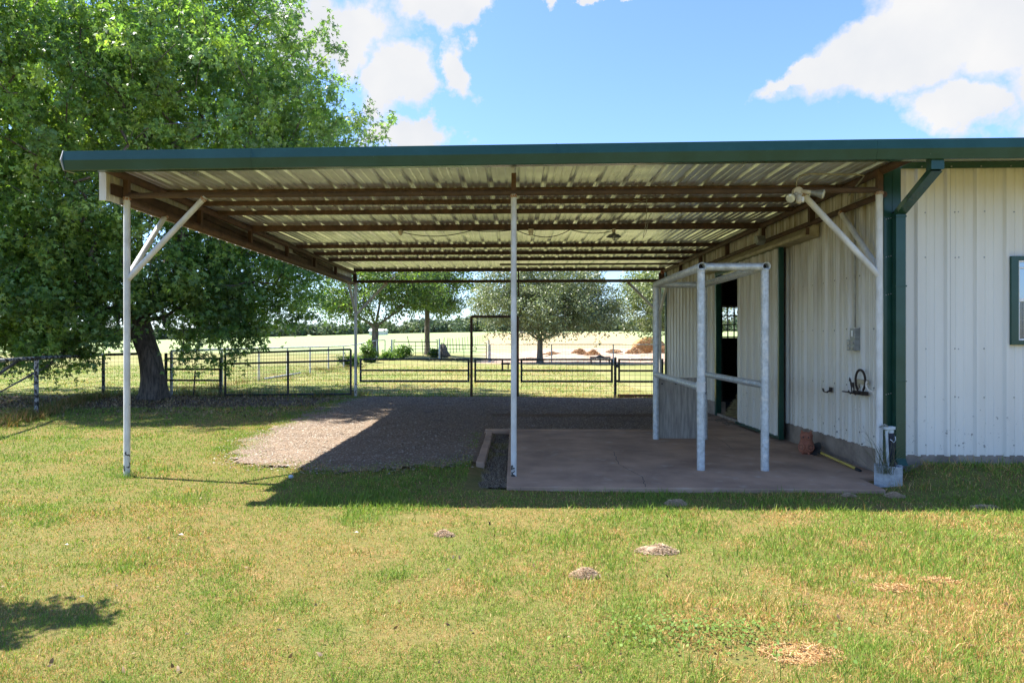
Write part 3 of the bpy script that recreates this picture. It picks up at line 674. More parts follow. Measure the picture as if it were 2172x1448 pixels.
# ---------------------------------------------------------------- BARN
WX, WY = 3.95, 7.40; WB = 17.80; XR = 14.0; RZ = 3.28
barn = thing('metal_barn', (8, 12, 0), 'beige metal sided barn with dark green trim and a sliding side door', 'barn')
mb = MB()   # front wall with a window opening
wx0, wx1, wz0, wz1 = 5.29, 6.25, 1.47, 2.31
ph = (4.25-4.08) % .305-.02
RF = 3.345
def wallseg(x0, x1, z0, z1):
    panel(mb, (x0, WY, z0), (1, 0, 0), (0, 0, 1), (0, -1, 0), x1-x0, z1-z0, phase=((4.235-x0) % .305))
wallseg(4.08, wx0, .25, RF); wallseg(wx0, wx1, .25, wz0); wallseg(wx0, wx1, wz1, RF); wallseg(wx1, XR, .25, RF)
mb.mi = 1; rows = (.36, .88, 1.33+.33, 2.43, 2.86); pts = []
for kx in range(30):
    for r_ in (.36, .87, 1.38, 2.35, 2.83):
        x = 4.235+.305*kx+.13+random.uniform(-.006, .006)
        if wx0-.1 < x < wx1+.1 and wz0-.1 < r_ < wz1+.1: continue
        pts.append((x, WY, r_+random.uniform(-.006, .006)))
        if kx % 3 == 1: pts.append((x+.035, WY, r_))
screws(mb, pts, (0, -1, 0))
for kx in range(1, 30, 3):
    x = 4.235+.305*kx+.0805
    if not (wx0-.1 < x < wx1+.1): mb.box((x, WY-.004, .25), (x+.0025, WY-.0005, RF))
child(mb, 'front_wall', [M['siding_front'], M['plate']], barn)
mb = MB()   # side wall with the door opening
DY0, DY1 = 10.2, 13.35
def sideseg(y0, y1, z0, z1):
    panel(mb, (WX, y0, z0), (0, 1, 0), (0, 0, 1), (-1, 0, 0), y1-y0, z1-z0, phase=((7.5-y0) % .305))
sideseg(WY+.0, DY0, .285, RZ+.02); sideseg(DY0, DY1, 2.80, RZ+.02); sideseg(DY1, WB, .285, RZ+.04)
mb.mi = 1; pts = []
for k in range(34):
    for r_ in (.42, .95, 1.60, 2.2):
        y = 7.5+.305*k+.13
        if DY0-.05 < y < DY1+.05 or y > WB: continue
        pts.append((WX, y, r_+random.uniform(-.01, .01)))
screws(mb, pts, (-1, 0, 0)); child(mb, 'side_wall', [M['siding'], M['castiron']], barn)
mb = MB(); mb.box((WX-.005, WY-.005, -.1), (XR, WY+.15, .26)); mb.box((WX-.005, WY+.151, -.1), (WX+.15, DY0-.02, .29)); mb.box((WX-.005, DY1+.02, -.1), (WX+.15, WB, .29))
mb.box((WX-.02, DY0-.018, -.1), (WX+.16, DY1+.018, .075))
child(mb, 'foundation', M['foundation'], barn)
mb = MB(); mb.box((WX-.035, WY-.045, .22), (WX+.135, WY-.036, 3.34)); mb.box((WX-.042, WY-.045, .22), (WX-.033, WY+.10, 3.34))
mb.box((WX+.045, WY-.05, .22), (WX+.053, WY-.043, 3.34))
mb.mi = 1
for z in (.9, 1.95, 2.35, 2.75):
    screws(mb, [(WX-.02+.025*i, WY-.045, z+.006*i) for i in range(3)], (0, -1, 0), .006)
child(mb, 'corner_trim', [M['green'], M['plate']], barn)
mb = MB(); mb.box((WX+.139, WY-.045, 3.283), (XR, WY-.034, 3.352)); mb.mi = 1
screws(mb, [(4.3+.305*i, WY-.046, 3.300) for i in range(30)], (0, -1, 0), .008); child(mb, 'eave_trim', [M['green'], M['plate']], barn)
mb = MB(); mb.box((WX-.05, WB-.10, .2), (WX+.0, WB+.012, 3.25)); child(mb, 'rear_corner_trim', M['green'], barn)
# roof over the barn, rising from the eave
mb = MB(); panel(mb, (4.0, 6.60, 3.325), (1, 0, 0), Vector((0, 11.6, .55)).normalized(), (0, 0, 1), XR-4.0, 11.5, phase=0)
child(mb, 'barn_roof', M['galv'], barn)
# interior shell
mb = MB()
bx0, bx1, bz0, bz1 = X(1530, WB-.1), X(1530, WB-.1)+.95, 1.56, 2.36
mb.box((WX+.16, WB-.08, .0), (bx0, WB, 3.2)); mb.box((bx1, WB-.08, 0), (XR, WB, 3.2)); mb.box((bx0, WB-.08, 0), (bx1, WB, bz0)); mb.box((bx0, WB-.08, bz1), (bx1, WB, 3.2))
mb.box((XR-.08, WY+.16, 0), (XR, WB-.081, 3.2)); mb.box((WX+.17, WY+.16, -.05), (XR-.09, WB-.09, .05))
mb.box((WX+.04, DY1+.05, .3), (WX+.1, WB-.09, 3.2)); mb.box((WX+.06, WY+.06, .3), (WX+.1, DY0-.04, 3.2)); mb.box((WX+.11, WY+.06, .3), (wx0-.05, WY+.1, 3.2))
mb.box((wx1+.05, WY+.06, .3), (XR, WY+.1, 3.2)); mb.box((WX+.11, WY+.11, 3.13), (XR-.09, WB-.09, 3.19))
mb.box((6.1, 12.0, .05), (6.16, WB-.09, 2.0))
child(mb, 'stall_lining', M['darkwood'], barn)
mb = MB(); nb_ = 6
for i in range(nb_+1): xx = bx0+(bx1-bx0)*i/nb_; mb.tube((xx, WB-.12, bz0), (xx, WB-.12, bz1),   .017, n=6)
for z in (bz0+.02, bz0+.33, bz0+.56, bz1-.02): mb.box((bx0, WB-.13, z-.014), (bx1, WB-.11, z+.014))
child(mb, 'window_bars', M['blackmetal'], barn)
# door jamb, door, track
mb = MB(); mb.box((WX-.04, DY1, .03), (WX+.06, DY1+.09, 2.8)); mb.box((WX-.038, DY0-.1, .03), (WX+.06, DY0, 2.8)); mb.box((WX-.036, DY0+.001, 2.72), (WX+.055, DY1-.001, 2.80))
child(mb, 'door_jamb', M['green'], barn)
DX = WX-.13
mb = MB(); panel(mb, (DX, 9.93, .10), (0, 1, 0), (0, 0, 1), (-1, 0, 0), 1.86, 2.70, phase=.1)
mb.mi = 1; screws(mb, [(DX, 10.13+.305*i, z) for i in range(6) for z in (.2, 1.5, 2.7)], (-1, 0, 0), .007)
mb.mi = 2; mb.box((DX+.02, 9.93, .12), (DX+.06, 11.79, 2.79))
dr = child(mb, 'sliding_door', [M['siding'], M['castiron'], M['darkwood']], barn)
mb = MB(); mb.box((DX-.036, 9.885, .06), (DX+.03, 9.93, 2.82)); mb.box((DX-.036, 9.931, .06), (DX+.05, 11.80, .10)); mb.box((DX-.034, 9.931, 2.80), (DX+.05, 11.80, 2.83))
subchild(mb, 'door_frame', M['green'], dr)
mb = MB(); mb.prism([(WX-.035, 2.80), (WX-.035, 2.955), (WX-.11, 2.955), (DX-.085, 2.85), (DX-.085, 2.81), (DX-.06, 2.81)], 'y', 8.9, 13.9)
mb.mi = 1; mb.box((DX-.075, 8.893, 2.83), (DX-.03, 8.899, 2.92)); child(mb, 'door_track', [M['track'], M['rust']], barn)
mb = MB()
for y in (10.3, 11.4): mb.box((DX-.02, y, 2.78), (DX+.01, y+.06, 2.815))
# window in the front wall
mb = MB(); t = .088
mb.box((wx0-t+.01, WY-.06, wz0-.045), (wx0+.0, WY+.02, wz1+.045)); mb.box((wx1, WY-.06, wz0-.045), (wx1+t, WY+.02, wz1+.045))
mb.box((wx0+.001, WY-.058, wz1+.001), (wx1-.001, WY+.02, wz1+.045)); mb.box((wx0+.001, WY-.058, wz0-.045), (wx1-.001, WY+.02, wz0-.001))
win = child(mb, 'window', M['green'], barn, bevel=.004)
mb = MB(); f_ = .018; zm = wz0+.425
for (a, b) in (((wx0, wz0), (wx0+f_, wz1)), ((wx1-f_, wz0), (wx1, wz1)), ((wx0+f_, wz0), (wx1-f_, wz0+f_)), ((wx0+f_, wz1-f_), (wx1-f_, wz1)), ((wx0+f_, zm-.018), (wx1-f_, zm+.018)), ((wx0+f_, wz1-.085), (wx1-f_, wz1-.068))):
    mb.box((a[0], WY-.045, a[1]), (b[0], WY-.01, b[1]))
subchild(mb, 'window_frame', M['vinyl'], win, bevel=.003)
mb = MB(); mb.box((wx0+f_, WY-.028, zm+.018), (wx1-f_, WY-.024, wz1-f_)); subchild(mb, 'upper_pane', M['mirror'], win)
mb = MB(); mb.box((wx0+f_, WY-.022, wz0+f_), (wx1-f_, WY-.018, zm-.018)); mb.mi = 1
for i in range(8): mb.box((wx0+.06+.11*i, WY-.0245, wz0+f_), (wx0+.063+.11*i, WY-.0225, zm-.02))
for i in range(4): mb.box((wx0+f_, WY-.0265, wz0+.045+.085*i), (wx1-f_, WY-.0248, wz0+.048+.085*i))
subchild(mb, 'lower_pane', [M['darkglass'], M['plate']], win)
# gutters: profile in (y, z)
def gutter(mb, x0, x1, za, zb):
    prof = [(6.60, .17), (6.50, .185), (6.438, .180), (6.424, .088), (6.458, .0), (6.47, -.003), (6.60, .012)]
    vs = []
    for (x, z0) in ((x0, za), (x1, zb)):
        for (y, z) in prof: vs.append((x, y, z0+z))
    n = len(prof); mb.add(vs, [(i, (i+1) % n, n+(i+1) % n, n+i) for i in range(n)]+[tuple(range(n))[::-1], tuple(range(n, 2*n))])
XS = 3.36
mb = MB(); gutter(mb, XS+.002, XR, 3.15, 3.16); child(mb, 'gutter', M['green'], barn)
def rect_path(mb, pts, w, d):   # rectangular pipe in the y-z plane
    vs = []
    for (x, y, z, ny_, nz_) in pts:
        for (a, b) in ((-w/2, -d/2), (w/2, -d/2), (w/2, d/2), (-w/2, d/2)): vs.append((x+a, y+b*ny_, z+b*nz_))
    k = len(pts)
    mb.add(vs, [(j*4+i, j*4+(i+1) % 4, (j+1)*4+(i+1) % 4, (j+1)*4+i) for j in range(k-1) for i in range(4)]+[(3, 2, 1, 0), tuple(range(4*k-4, 4*k))])
mb = MB()
xa, xb = 3.94, 4.035
rect_path(mb, [(xa, 6.53, 3.165, 1, 0), (xa, 6.53, 3.06, 1, .0)], .118, .085)
rect_path(mb, [(xa, 6.532, 3.06, .9, .35), (xb, 7.295, 2.80, .9, .35)], .105, .08)
rect_path(mb, [(xb, 7.30, 2.80, 1, 0), (xb, 7.30, .24, 1, 0), (xb, 7.25, .19, .8, .5)], .10, .075)
mb.box((xb-.055, 7.255, 2.755), (xb+.055, 7.343, 2.775)); mb.box((xb-.06, 7.258, 2.03), (xb+.06, 7.262, 2.045)); mb.box((xb-.06, 7.258, 1.04), (xb+.06, 7.262, 1.05))
child(mb, 'downspout', M['green'], barn, bevel=.004)

# ---------------------------------------------------------------- CANOPY
PY, PBk = 7.24, 17.80
XL, XRp = -4.18, 3.80
can = thing('carport_canopy', (0, 12, 0), 'open metal roofed canopy on white pipe posts attached to the barn', 'canopy')
mb = MB(); panel(mb, (-4.33, 6.58, 3.262), (1, 0, 0), Vector((0, 11.6, .10)).normalized(), (0, 0, 1), 8.32, 11.5, phase=.05)
mb.mi = 1
for k in range(27):
    for y in (7.94, 10.58, 14.1): 
        pass
child(mb, 'roof_sheet', [M['galv'], M['plate']], can)
mb = MB(); gutter(mb, -4.345, XS, 3.115, 3.15)
for px in (530, 1180): 
    x = X(px, 6.42); zz_ = 3.115+.035*(x+4.345)/(XS+4.345)
    mb.prism([(6.47, .183), (6.436, .183), (6.421, .088), (6.455, -.003), (6.47, -.005)], 'x', x, x+.006)
    for i in range(len(mb.v)-10, len(mb.v)): mb.v[i] = (mb.v[i][0], mb.v[i][1], mb.v[i][2]+zz_)
mb.mi = 1; mb.prism([(6.61, 3.285), (6.50, 3.305), (6.44, 3.30), (6.398, 3.20), (6.45, 3.11), (6.61, 3.12)], 'x', -4.352, -4.3455)
child(mb, 'gutter', [M['green'], M['greyfence']], can)
# purlins
for (y, h, zt) in ((8.07, .052, 3.273), (8.76, .052, 3.279), (9.44, .056, 3.285), (10.72, .09, 3.296), (13.0, .066, 3.315), (14.15, .066, 3.325), (15.3, .066, 3.335), (17.72, .08, 3.356)):
    mb = MB(); mb.box((XL, y-.028, zt-h), (WX-.05, y-.022, zt)); mb.box((XL, y-.0215, zt-h), (WX-.05, y+.03, zt-h+.006)); mb.box((XL, y-.0215, zt-.006), (WX-.05, y+.03, zt))
    child(mb, 'purlin', M['rust'], can)
mb = MB(); mb.tube((XL, PY, 3.035), (XRp, PY, 3.035), .031, n=16); child(mb, 'front_beam', M['rustbeam'], can)
mb = MB(); mb.tube((XL, PBk, 3.03), (XRp+.1, PBk, 3.03), .040, n=12); child(mb, 'rear_beam', M['rust'], can)
mb = MB(); mb.tube((X(1060, 15.0), 15.0, 3.15), (XRp-.2, 15.0, 3.15), .022, n=8); child(mb, 'hanger_bar', M['rust'], can)
mb = MB(); mb.tube((X(1100, 16.9), 16.9, 3.28), (X(1100, 16.9), 16.9, Z(1100, 628, 16.9)), .018, n=8); child(mb, 'drop_bar', M['rust'], can)
studs = (8.96, 10.7, 12.45, 14.2, 15.9)
# left side truss
tr = MB(); tr.tube((XL, 6.62, 3.235), (XL, PBk, 3.255), .045, n=12)
t1 = child(tr, 'side_truss', M['rust'], can)
mb = MB(); mb.tube((XL, PY, 2.985), (XL, PBk, 2.985), .038, n=12); mb.box((XL-.075, PY, 2.945), (XL-.02, PBk, 2.953)); subchild(mb, 'lower_chord', M['rust'], t1)
for y in studs+(PBk-.03,): mb = MB(); mb.box((XL-.03, y-.03, 3.0), (XL+.03, y+.03, 3.22)); subchild(mb, 'stud', M['rust'], t1)
mb = MB(); ys = list(np.linspace(PY-.2, 17.75, 40))
for a, b in zip(ys[:-1], ys[1:]):
    def zc(y): return 3.005+.02*math.sin((y-7)*1.15)
    for (lo_, hi_, xo) in ((0, .115, -.062),):
        mb.add([(XL+xo, a, zc(a)+lo_), (XL+xo, b, zc(b)+lo_), (XL+xo, b, zc(b)+hi_), (XL+xo, a, zc(a)+hi_), (XL+xo+.03, a, zc(a)+hi_), (XL+xo+.03, b, zc(b)+hi_)], [(0, 1, 2, 3), (3, 2, 5, 4)])
for (a, b, da, db) in ((8.8, 12.0, .03, -.06), (13.0, 15.9, .05, -.02)):
    mb.add([(XL-.068, a, 3.12+da), (XL-.068, b, 3.12+db), (XL-.068, b, 3.22+db), (XL-.068, a, 3.22+da*.4), (XL-.04, a, 3.12+da), (XL-.04, b, 3.12+db)], [(0, 1, 2, 3), (0, 4, 5, 1)])
subchild(mb, 'side_channel', M['rust'], t1)
mb = MB(); panel(mb, (XL-.085, PY-.25, 2.94), (0, 1, 0), (0, 0, 1), (-1, 0, 0), PBk-PY+.25, .36); mb.box((XL-.14, PY-.27, 2.93), (XL-.065, PY-.2505, 3.27))
child(mb, 'side_fascia', M['siding_front'], can)
# truss along the wall
tr = MB(); tr.tube((WX-.12, 6.62, 3.235), (WX-.12, PBk, 3.255), .042, n=12); t2 = child(tr, 'wall_truss', M['rust'], can)
mb = MB(); mb.tube((WX-.10, PY, 2.99), (WX-.10, PBk, 2.99), .034, n=12); subchild(mb, 'lower_chord', M['rust'], t2)
for y in studs+(PBk-.05,): mb = MB(); mb.box((WX-.14, y-.03, 3.0), (WX-.07, y+.03, 3.22)); subchild(mb, 'stud', M['rust'], t2)
# posts
def post(x, y, z0, r, ztop=3.0, stub=True, m='whitepipe', label=None):
    mb = MB(); mb.tube((x, y, z0), (x, y, ztop), r, n=20); o = child(mb, 'post', M[m], can)
    if label: o['label'] = label
    if stub:
        mb = MB(); mb.lathe([(r*.9, -.014), (r*1.28, -.004), (r*1.2, .010), (r*1.32, .018), (r*.9, .026)], (x, y, ztop-.006), n=13); subchild(mb, 'weld', M['weld'], o)
        mb = MB(); mb.box((x-r*.8, y-r*.8, ztop+.001), (x+r*.8, y+r*.8, 3.24)); subchild(mb, 'post_stub', M['rust'], o)
    return o
post(XL, PY, -.02, .034); post(0.0, PY, .033, .031, label='middle front post standing on the slab'); post(XRp, PY, -.02, .034)
post(XL+.03, PBk, -.02, .038); post(XRp-.02, PBk, -.02, .038)
def brace(p, q, r=.036):
    mb = MB(); mb.tube(p, q, r, n=14); o = child(mb, 'brace', M['whitepipe'], can); p, q = Vector(p), Vector(q); d = (q-p).normalized()
    mb = MB(); mb.tube(q-d*r*1.6, q-d*r*.5, r*1.12, r*1.3, n=11); subchild(mb, 'weld', M['weld'], o)
brace((XL, PY, 2.12), (XL+.86, PY, 3.015), .030); brace((XL, PY, 2.14), (XL, PY+.82, 2.97), .030)
brace((XRp, PY, 2.14), (XRp-.80, PY, 3.015), .032); brace((XRp, PY, 2.20), (XRp+.03, PY+.9, 2.97), .030)
brace((XL+.03, PBk, 2.16), (XL+.86, PBk, 3.0)); brace((XL+.03, PBk, 2.2), (XL, PBk-.7, 2.97))
brace((XRp-.02, PBk, 2.16), (XRp-.85, PBk, 3.0)); brace((XRp-.02, PBk, 2.2), (XRp, PBk-.8, 2.97))
def swag(p, q, sag, n=10):
    p, q = Vector(p), Vector(q); return [p.lerp(q, i/n)-Vector((0, 0, sag*4*(i/n)*(1-i/n))) for i in range(n+1)]
# ---- lights and wires under the roof
yl = 10.66
L1 = thing('hanging_lamp', (X(1302, yl), yl, 3.2), 'enamel shade lamp with bulb hanging under the fourth purlin', 'lamp')
c0 = Vector(L1.location)
mb = MB(); mb.lathe([(.028, 3.21), (.028, 3.15), (.02, 3.145)], (c0.x, c0.y, 0)); child(mb, 'socket', M['cream'], L1)
mb = MB(); mb.lathe([(.022, 3.145), (.03, 3.13), (.08, 3.115), (.118, 3.085), (.121, 3.083), (.08, 3.108), (.02, 3.12)], (c0.x, c0.y, 0), n=24); child(mb, 'lamp_shade', M['galvlamp'], L1)
mb = MB(); mb.lathe([(.012, 3.12), (.016, 3.09), (.026, 3.06), (.018, 3.035), (.002, 3.03)], (c0.x, c0.y, 0), n=14); child(mb, 'bulb', M['bulb'], L1)
mb = MB(); a = Vector((X(850, yl), yl, 3.19)); mb.lathe([(.02, 3.21), (.042, 3.19), (.042, 3.165), (.028, 3.155), (.026, 3.13), (.01, 3.125)], (a.x, a.y, 0), n=14)
tag(mb.build('lamp_socket', M['cream']), 'bare lamp socket under the purlin left of the middle post', 'lamp socket')
mb = MB(); b_ = X(1126, yl); mb.box((b_-.04, yl-.03, 3.155), (b_+.04, yl+.03, 3.21)); mb.tube((b_-.015, yl, 3.155), (b_-.015, yl, 3.11), .014, n=8); mb.tube((b_+.02, yl, 3.155), (b_+.02, yl, 3.11), .014, n=8)
tag(mb.build('junction_box', M['cream']), 'junction box with two fittings right of the middle post', 'junction box')
mb = MB(); mb.path(swag((a.x+.03, yl, 3.17), (X(1000, yl), yl, 3.195), .075), .006); mb.path(swag((X(1000, yl), yl, 3.195), (X(1090, yl), yl, 3.20), .02), .006)
mb.path(swag((X(1095, yl), yl, 3.20), (b_-.02, yl, 3.12), .01), .006); mb.path(swag((b_+.02, yl, 3.12), (X(1210, yl), yl, 3.20), .07), .006); mb.path(swag((X(1210, yl), yl, 3.20), (c0.x, yl, 3.18), .05), .006)
tag(mb.build('lamp_cable', M['rubber']), 'black cable looping between the ceiling lamps', 'cable')
mb = MB(); yw = 8.6; mb.path([at(1371, 420, yw), at(1372, 450, yw), at(1369, 480, yw), at(1364, 505, yw), at(1370, 495, yw), at(1377, 458, yw), at(1382, 452, yw)], .0035, n=5)
mb.path([at(1342, 424, yw), at(1360, 428, yw), at(1372, 425, yw), at(1378, 416, yw)], .0035, n=5)
tag(mb.build('loose_wire', M['conduit']), 'thin loose wire dangling from the roof', 'wire')
mb = MB(); p = Vector(at(1405, 580, 16.8)); mb.lathe([(.02, .08), (.05, .06), (.05, .02), (.03, 0), (.005, -.02)], tuple(p), n=12)
tag(mb.build('jar_light', M['terracotta']), 'small round amber light at the far corner of the barn wall', 'lamp')
# flood light at the front beam
fy = 7.14
FL = thing('flood_light', tuple(at(1693, 410, fy)), 'twin cream flood light with motion sensor on the front beam', 'flood light')
c0 = Vector(FL.location)
mb = MB(); mb.tube(c0+Vector((0, .045, .015)), c0+Vector((0, -.01, .015)), .05, n=16); child(mb, 'mount_plate', M['cream'], FL, bevel=.004)
def flood(tip, face):
    tip = Vector(tip); face = Vector(face); d = (face-tip).normalized(); L_ = (face-tip).length
    mb = MB(); mb.tube(tip, tip+d*L_*.42, .019, .022, n=14); s = child(mb, 'lamp_holder', M['cream'], FL)
    mb = MB(); mb.tube(tip+d*L_*.42, tip+d*L_*.52, .023, .024, n=16); mb.tube(tip+d*L_*.52, face, .024, .049, n=20, caps=False); child(mb, 'reflector', M['plate'], FL)
    mb = MB(); a_ = d.orthogonal().normalized(); 
    mb.tube(face-d*.004, face+d*.006, .048, .045, n=20); mb.tube(face+d*.0062, face+d*.014, .043, .025, n=20); child(mb, 'bulb_face', M['bulb'], FL)
flood(c0+Vector((-.02, -.01, -.005)), c0+Vector((-.118, -.10, -.072))); flood(c0+Vector((.04, -.01, .018)), c0+Vector((.205, -.11, -.035)))
mb = MB(); d_ = Vector((-.25, -.45, -.85)).normalized(); s0 = c0+Vector((-.005, -.03, -.02)); s1 = s0+Vector((-.012, -.03, -.095))
mb.path([s0, s0.lerp(s1, .3), s0.lerp(s1, .8), s1], [.024, .031, .031, .018], n=14); child(mb, 'motion_sensor', M['cream'], FL)
mb = MB(); mb.tube(s0.lerp(s1, .35)+Vector((.03, -.02, 0)), s1+Vector((.032, -.02, .01)), .015, .013, n=10); child(mb, 'sensor_lens', M['vinyl'], FL)
mb = MB(); pts = [c0+Vector((-.005, .03, .07)), c0+Vector((-.003, .03, .15)), c0+Vector((.03, .035, .185)), c0+Vector((.12, .03, .205)), c0+Vector((.62, .05, .20)), c0+Vector((.72, .10, .198)), c0+Vector((.80, .6, .10))]
mb.path(pts, .0075, n=8); tag(mb.build('light_conduit', M['conduit']), 'bent conduit arching over the flood light to the barn corner', 'conduit')
# conduit down the wall, switch and outlets
cy = 7.94
SW = thing('outlet_set', (WX-.05, cy, 1.45), 'grey outlet and switch boxes under a conduit on the side wall', 'electrical box')
mb = MB(); mb.tube((WX-.055, cy, 3.2), (WX-.055, cy, 1.62), .012, n=10); child(mb, 'conduit', M['conduit'], SW)
mb = MB(); mb.box((WX-.095, cy-.075, 1.485), (WX-.032, cy+.035, 1.61)); child(mb, 'switch_box', M['plate'], SW, bevel=.004)
mb = MB(); mb.box((WX-.098, cy-.035, 1.515), (WX-.0955, cy+.0, 1.585)); mb.box((WX-.104, cy-.022, 1.54), (WX-.0985, cy-.013, 1.56)); child(mb, 'toggle', M['vinyl'], SW)
mb = MB(); mb.box((WX-.10, cy-.075, 1.355), (WX-.032, cy+.10, 1.482)); mb.box((WX-.102, cy+.013, 1.36), (WX-.1005, cy+.016, 1.478)); ob = child(mb, 'outlet_box', M['plate'], SW, bevel=.004)
for yy_ in (cy-.03, cy+.055):
    for z in (1.39, 1.445): mb = MB(); mb.tube((WX-.1005, yy_, z), (WX-.110, yy_, z), .017, n=14); mb.mi = 1; mb.box((WX-.1115, yy_-.006, z-.004), (WX-.1102, yy_-.003, z+.006)); mb.box((WX-.1115, yy_+.003, z-.004), (WX-.1102, yy_+.006, z+.006)); subchild(mb, 'outlet', [M['cream'], M['rubber']], ob)
mb = MB(); mb.path([(WX-.07, 9.0, 3.0), (WX-.07, 8.2, 3.03), (WX-.06, 7.6, 3.08)], .007, n=6); tag(mb.build('wall_cable', M['conduit']), 'thin cable running along the top of the side wall', 'cable')
p = at(1612, 508, 10.3)
WL = thing('wall_light', p, 'small grey wedge shaped light fixed above the door track', 'wall light'); p = Vector(p)
mb = MB(); mb.prism([(p.y-.10, p.z-.04), (p.y-.02, p.z-.085), (p.y+.09, p.z+.0), (p.y+.06, p.z+.06), (p.y-.05, p.z+.05)], 'x', p.x-.06, p.x+.05); child(mb, 'housing', M['plate'], WL, bevel=.005)
mb = MB(); mb.box((p.x+.0, p.y+.02, p.z+.06), (p.x+.03, p.y+.06, p.z+.17)); child(mb, 'bracket', M['conduit'], WL)

# ---------------------------------------------------------------- wash rack
rk = thing('wash_rack', (2.42, 8.85, .035), 'galvanised pipe wash rack with open pipe ends standing on the slab', 'wash rack')
x0, x1, y0, y1 = 2.075, 2.775, 7.65, 10.05; zt = 2.285; rr = .044
def rpost(x, y, lab=None): mb = MB(); mb.tube((x, y, .036), (x, y, zt-.02), rr, n=22); o = child(mb, 'post', M['galvpipe'], rk); return o
p1 = rpost(x0, y0); rpost(x1, y0); rpost(x0, y1); rpost(x1, y1)
def openpipe(mb, a, b, r):
    n = 22; a = Vector(a); b = Vector(b); d = (b-a).normalized(); u_ = d.orthogonal().normalized(); w_ = d.cross(u_); vs = []
    for (c, r_) in ((a+d*.12, r*.84), (a, r*.84), (a, r), (b, r)):
        for i in range(n): t = 6.2832*i/n; vs.append(c+(u_*math.cos(t)+w_*math.sin(t))*r_)
    mb.add(vs, [(j*n+i, j*n+(i+1) % n, (j+1)*n+(i+1) % n, (j+1)*n+i) for j in range(3) for i in range(n)], True)
    mi = mb.mi; mb.mi = 1; mb.add(vs[:n], [tuple(range(n))]); mb.mi = mi
for xx in (x0, x1):
    mb = MB(); openpipe(mb, (xx, y0-.055, zt), (xx, y1+.01, zt+.005), .046); child(mb, 'top_pipe', [M['galvpipe'], M['hole']], rk)
for yy_ in (y0, y1): mb = MB(); mb.tube((x0+.04, yy_, zt), (x1-.04, yy_, zt), .043, n=20); child(mb, 'cross_pipe', M['galvpipe'], rk)
mb = MB(); mb.tube((x0, y0, .95), (x0, y1, .98), .040, n=18); child(mb, 'side_rail', M['galvpipe'], rk)
mb = MB(); mb.tube((x1, y0, .975), (x1, y1, .985), .040, n=18); child(mb, 'side_rail', M['galvpipe'], rk)
mb = MB(); mb.tube((x0, y0, .905), (x0, y0, .915), .052, n=22); mb.tube((x0, y0, .915), (x0, y0, 1.0), .049, n=22); mb.tube((x0, y0, 1.0), (x0, y0, 1.012), .053, n=22)
subchild(mb, 'collar', M['whitepipe'], p1)
mb = MB()
for i in range(7):
    cz = 1.0-.018*i; mb.tube((x0+.055, y0+.01, cz), (x0+.057+.004*(i % 2), y0+.01, cz-.016), .004, n=6)
subchild(mb, 'chain', M['castiron'], p1)
mb = MB(); mb.box((x0+.045, y1+.05, .04), (x1-.02, y1+.068, .93)); mb.mi = 1
for xx in (x0+.10, x0+.30): mb.tube((xx, y1+.0495, .84), (xx, y1+.047, .84), .012, n=10)
o = mb.build('plywood_board', [M['wood'], M['hole']]); tag(o, 'weathered grey plywood board standing across the back of the wash rack', 'board')

# ---------------------------------------------------------------- things on the wall and slab
def horseshoe(c, R_, w_, t_, up, n=18, span=250, squash=1.18):
    # outline in y-z plane, open end up or down; returns polygons
    cy_, cz_ = c; out_, inn = [], []
    for i in range(n+1):
        a_ = R(-span/2+span*i/n)+ (R(90) if up else R(-90))
        s = squash
        out_.append((cy_+R_*math.cos(a_), cz_+R_*s*math.sin(a_))); inn.append((cy_+(R_-w_)*math.cos(a_), cz_+(R_*s-w_)*math.sin(a_)))
    return out_, inn
def shoe(mb, c, R_, w_, up, xa_, xb_, span=250, squash=1.18):
    o_, i_ = horseshoe(c, R_, w_, 0, up, span=span, squash=squash); n = len(o_)
    vs = [(xa_, *p) for p in o_]+[(xa_, *p) for p in i_]+[(xb_, *p) for p in o_]+[(xb_, *p) for p in i_]
    fs = []
    for k in range(n-1): fs += [(k, k+1, n+k+1, n+k), (2*n+k, 3*n+k, 3*n+k+1, 2*n+k+1), (k, 2*n+k, 2*n+k+1, k+1), (n+k, n+k+1, 3*n+k+1, 3*n+k)]
    fs += [(0, n, 3*n, 2*n), (n-1, 3*n-1, 4*n-1, 2*n-1)]; mb.add(vs, fs)
# y on the side wall for a pixel column
def Yw(px, x=WX-.06):
    k = (px-CX)/F; return x*(math.cos(PHI)+k*math.sin(PHI))/(k*math.cos(PHI)-math.sin(PHI))
def Zw(px, py, x=WX-.06): return Z(px, py, Yw(px, x))
ya, yb = Yw(1838), Yw(1815); ym = (ya+yb)/2; zb_, zt_ = Zw(1827, 836), Zw(1827, 786)
IR = thing('horseshoe_rack', (WX-.05, ym, zb_), 'black cast iron horseshoe rack with a standing horse figure on the side wall', 'wall rack')
mb = MB(); r_ = abs(yb-ya)/2; shoe(mb, (ym, (zb_+zt_)/2+.02), r_, .022, True, WX-.075, WX-.06, span=300, squash=(zt_-zb_)/2/r_*1.0); 
for i in range(7):
    a_ = R(30+20*i); yy_ = ym+(r_+.004)*math.cos(a_)*.9; 
child(mb, 'horseshoe', M['castiron'], IR)
mb = MB(); mb.box((WX-.10, ym-r_*.95, zb_-.005), (WX-.035, ym+r_*.95, zb_+.035)); mb.box((WX-.095, ym+r_*.6, zb_+.0), (WX-.075, ym+r_*3.1, zb_+.012)); mb.path([(WX-.10, ym-.05, zb_+.02), (WX-.15, ym-.05, zb_+.0), (WX-.17, ym-.05, zb_+.04)], .007); mb.path([(WX-.10, ym+.06, zb_+.02), (WX-.15, ym+.06, zb_+.0), (WX-.17, ym+.06, zb_+.04)], .007)
child(mb, 'base_shelf', M['castiron'], IR)
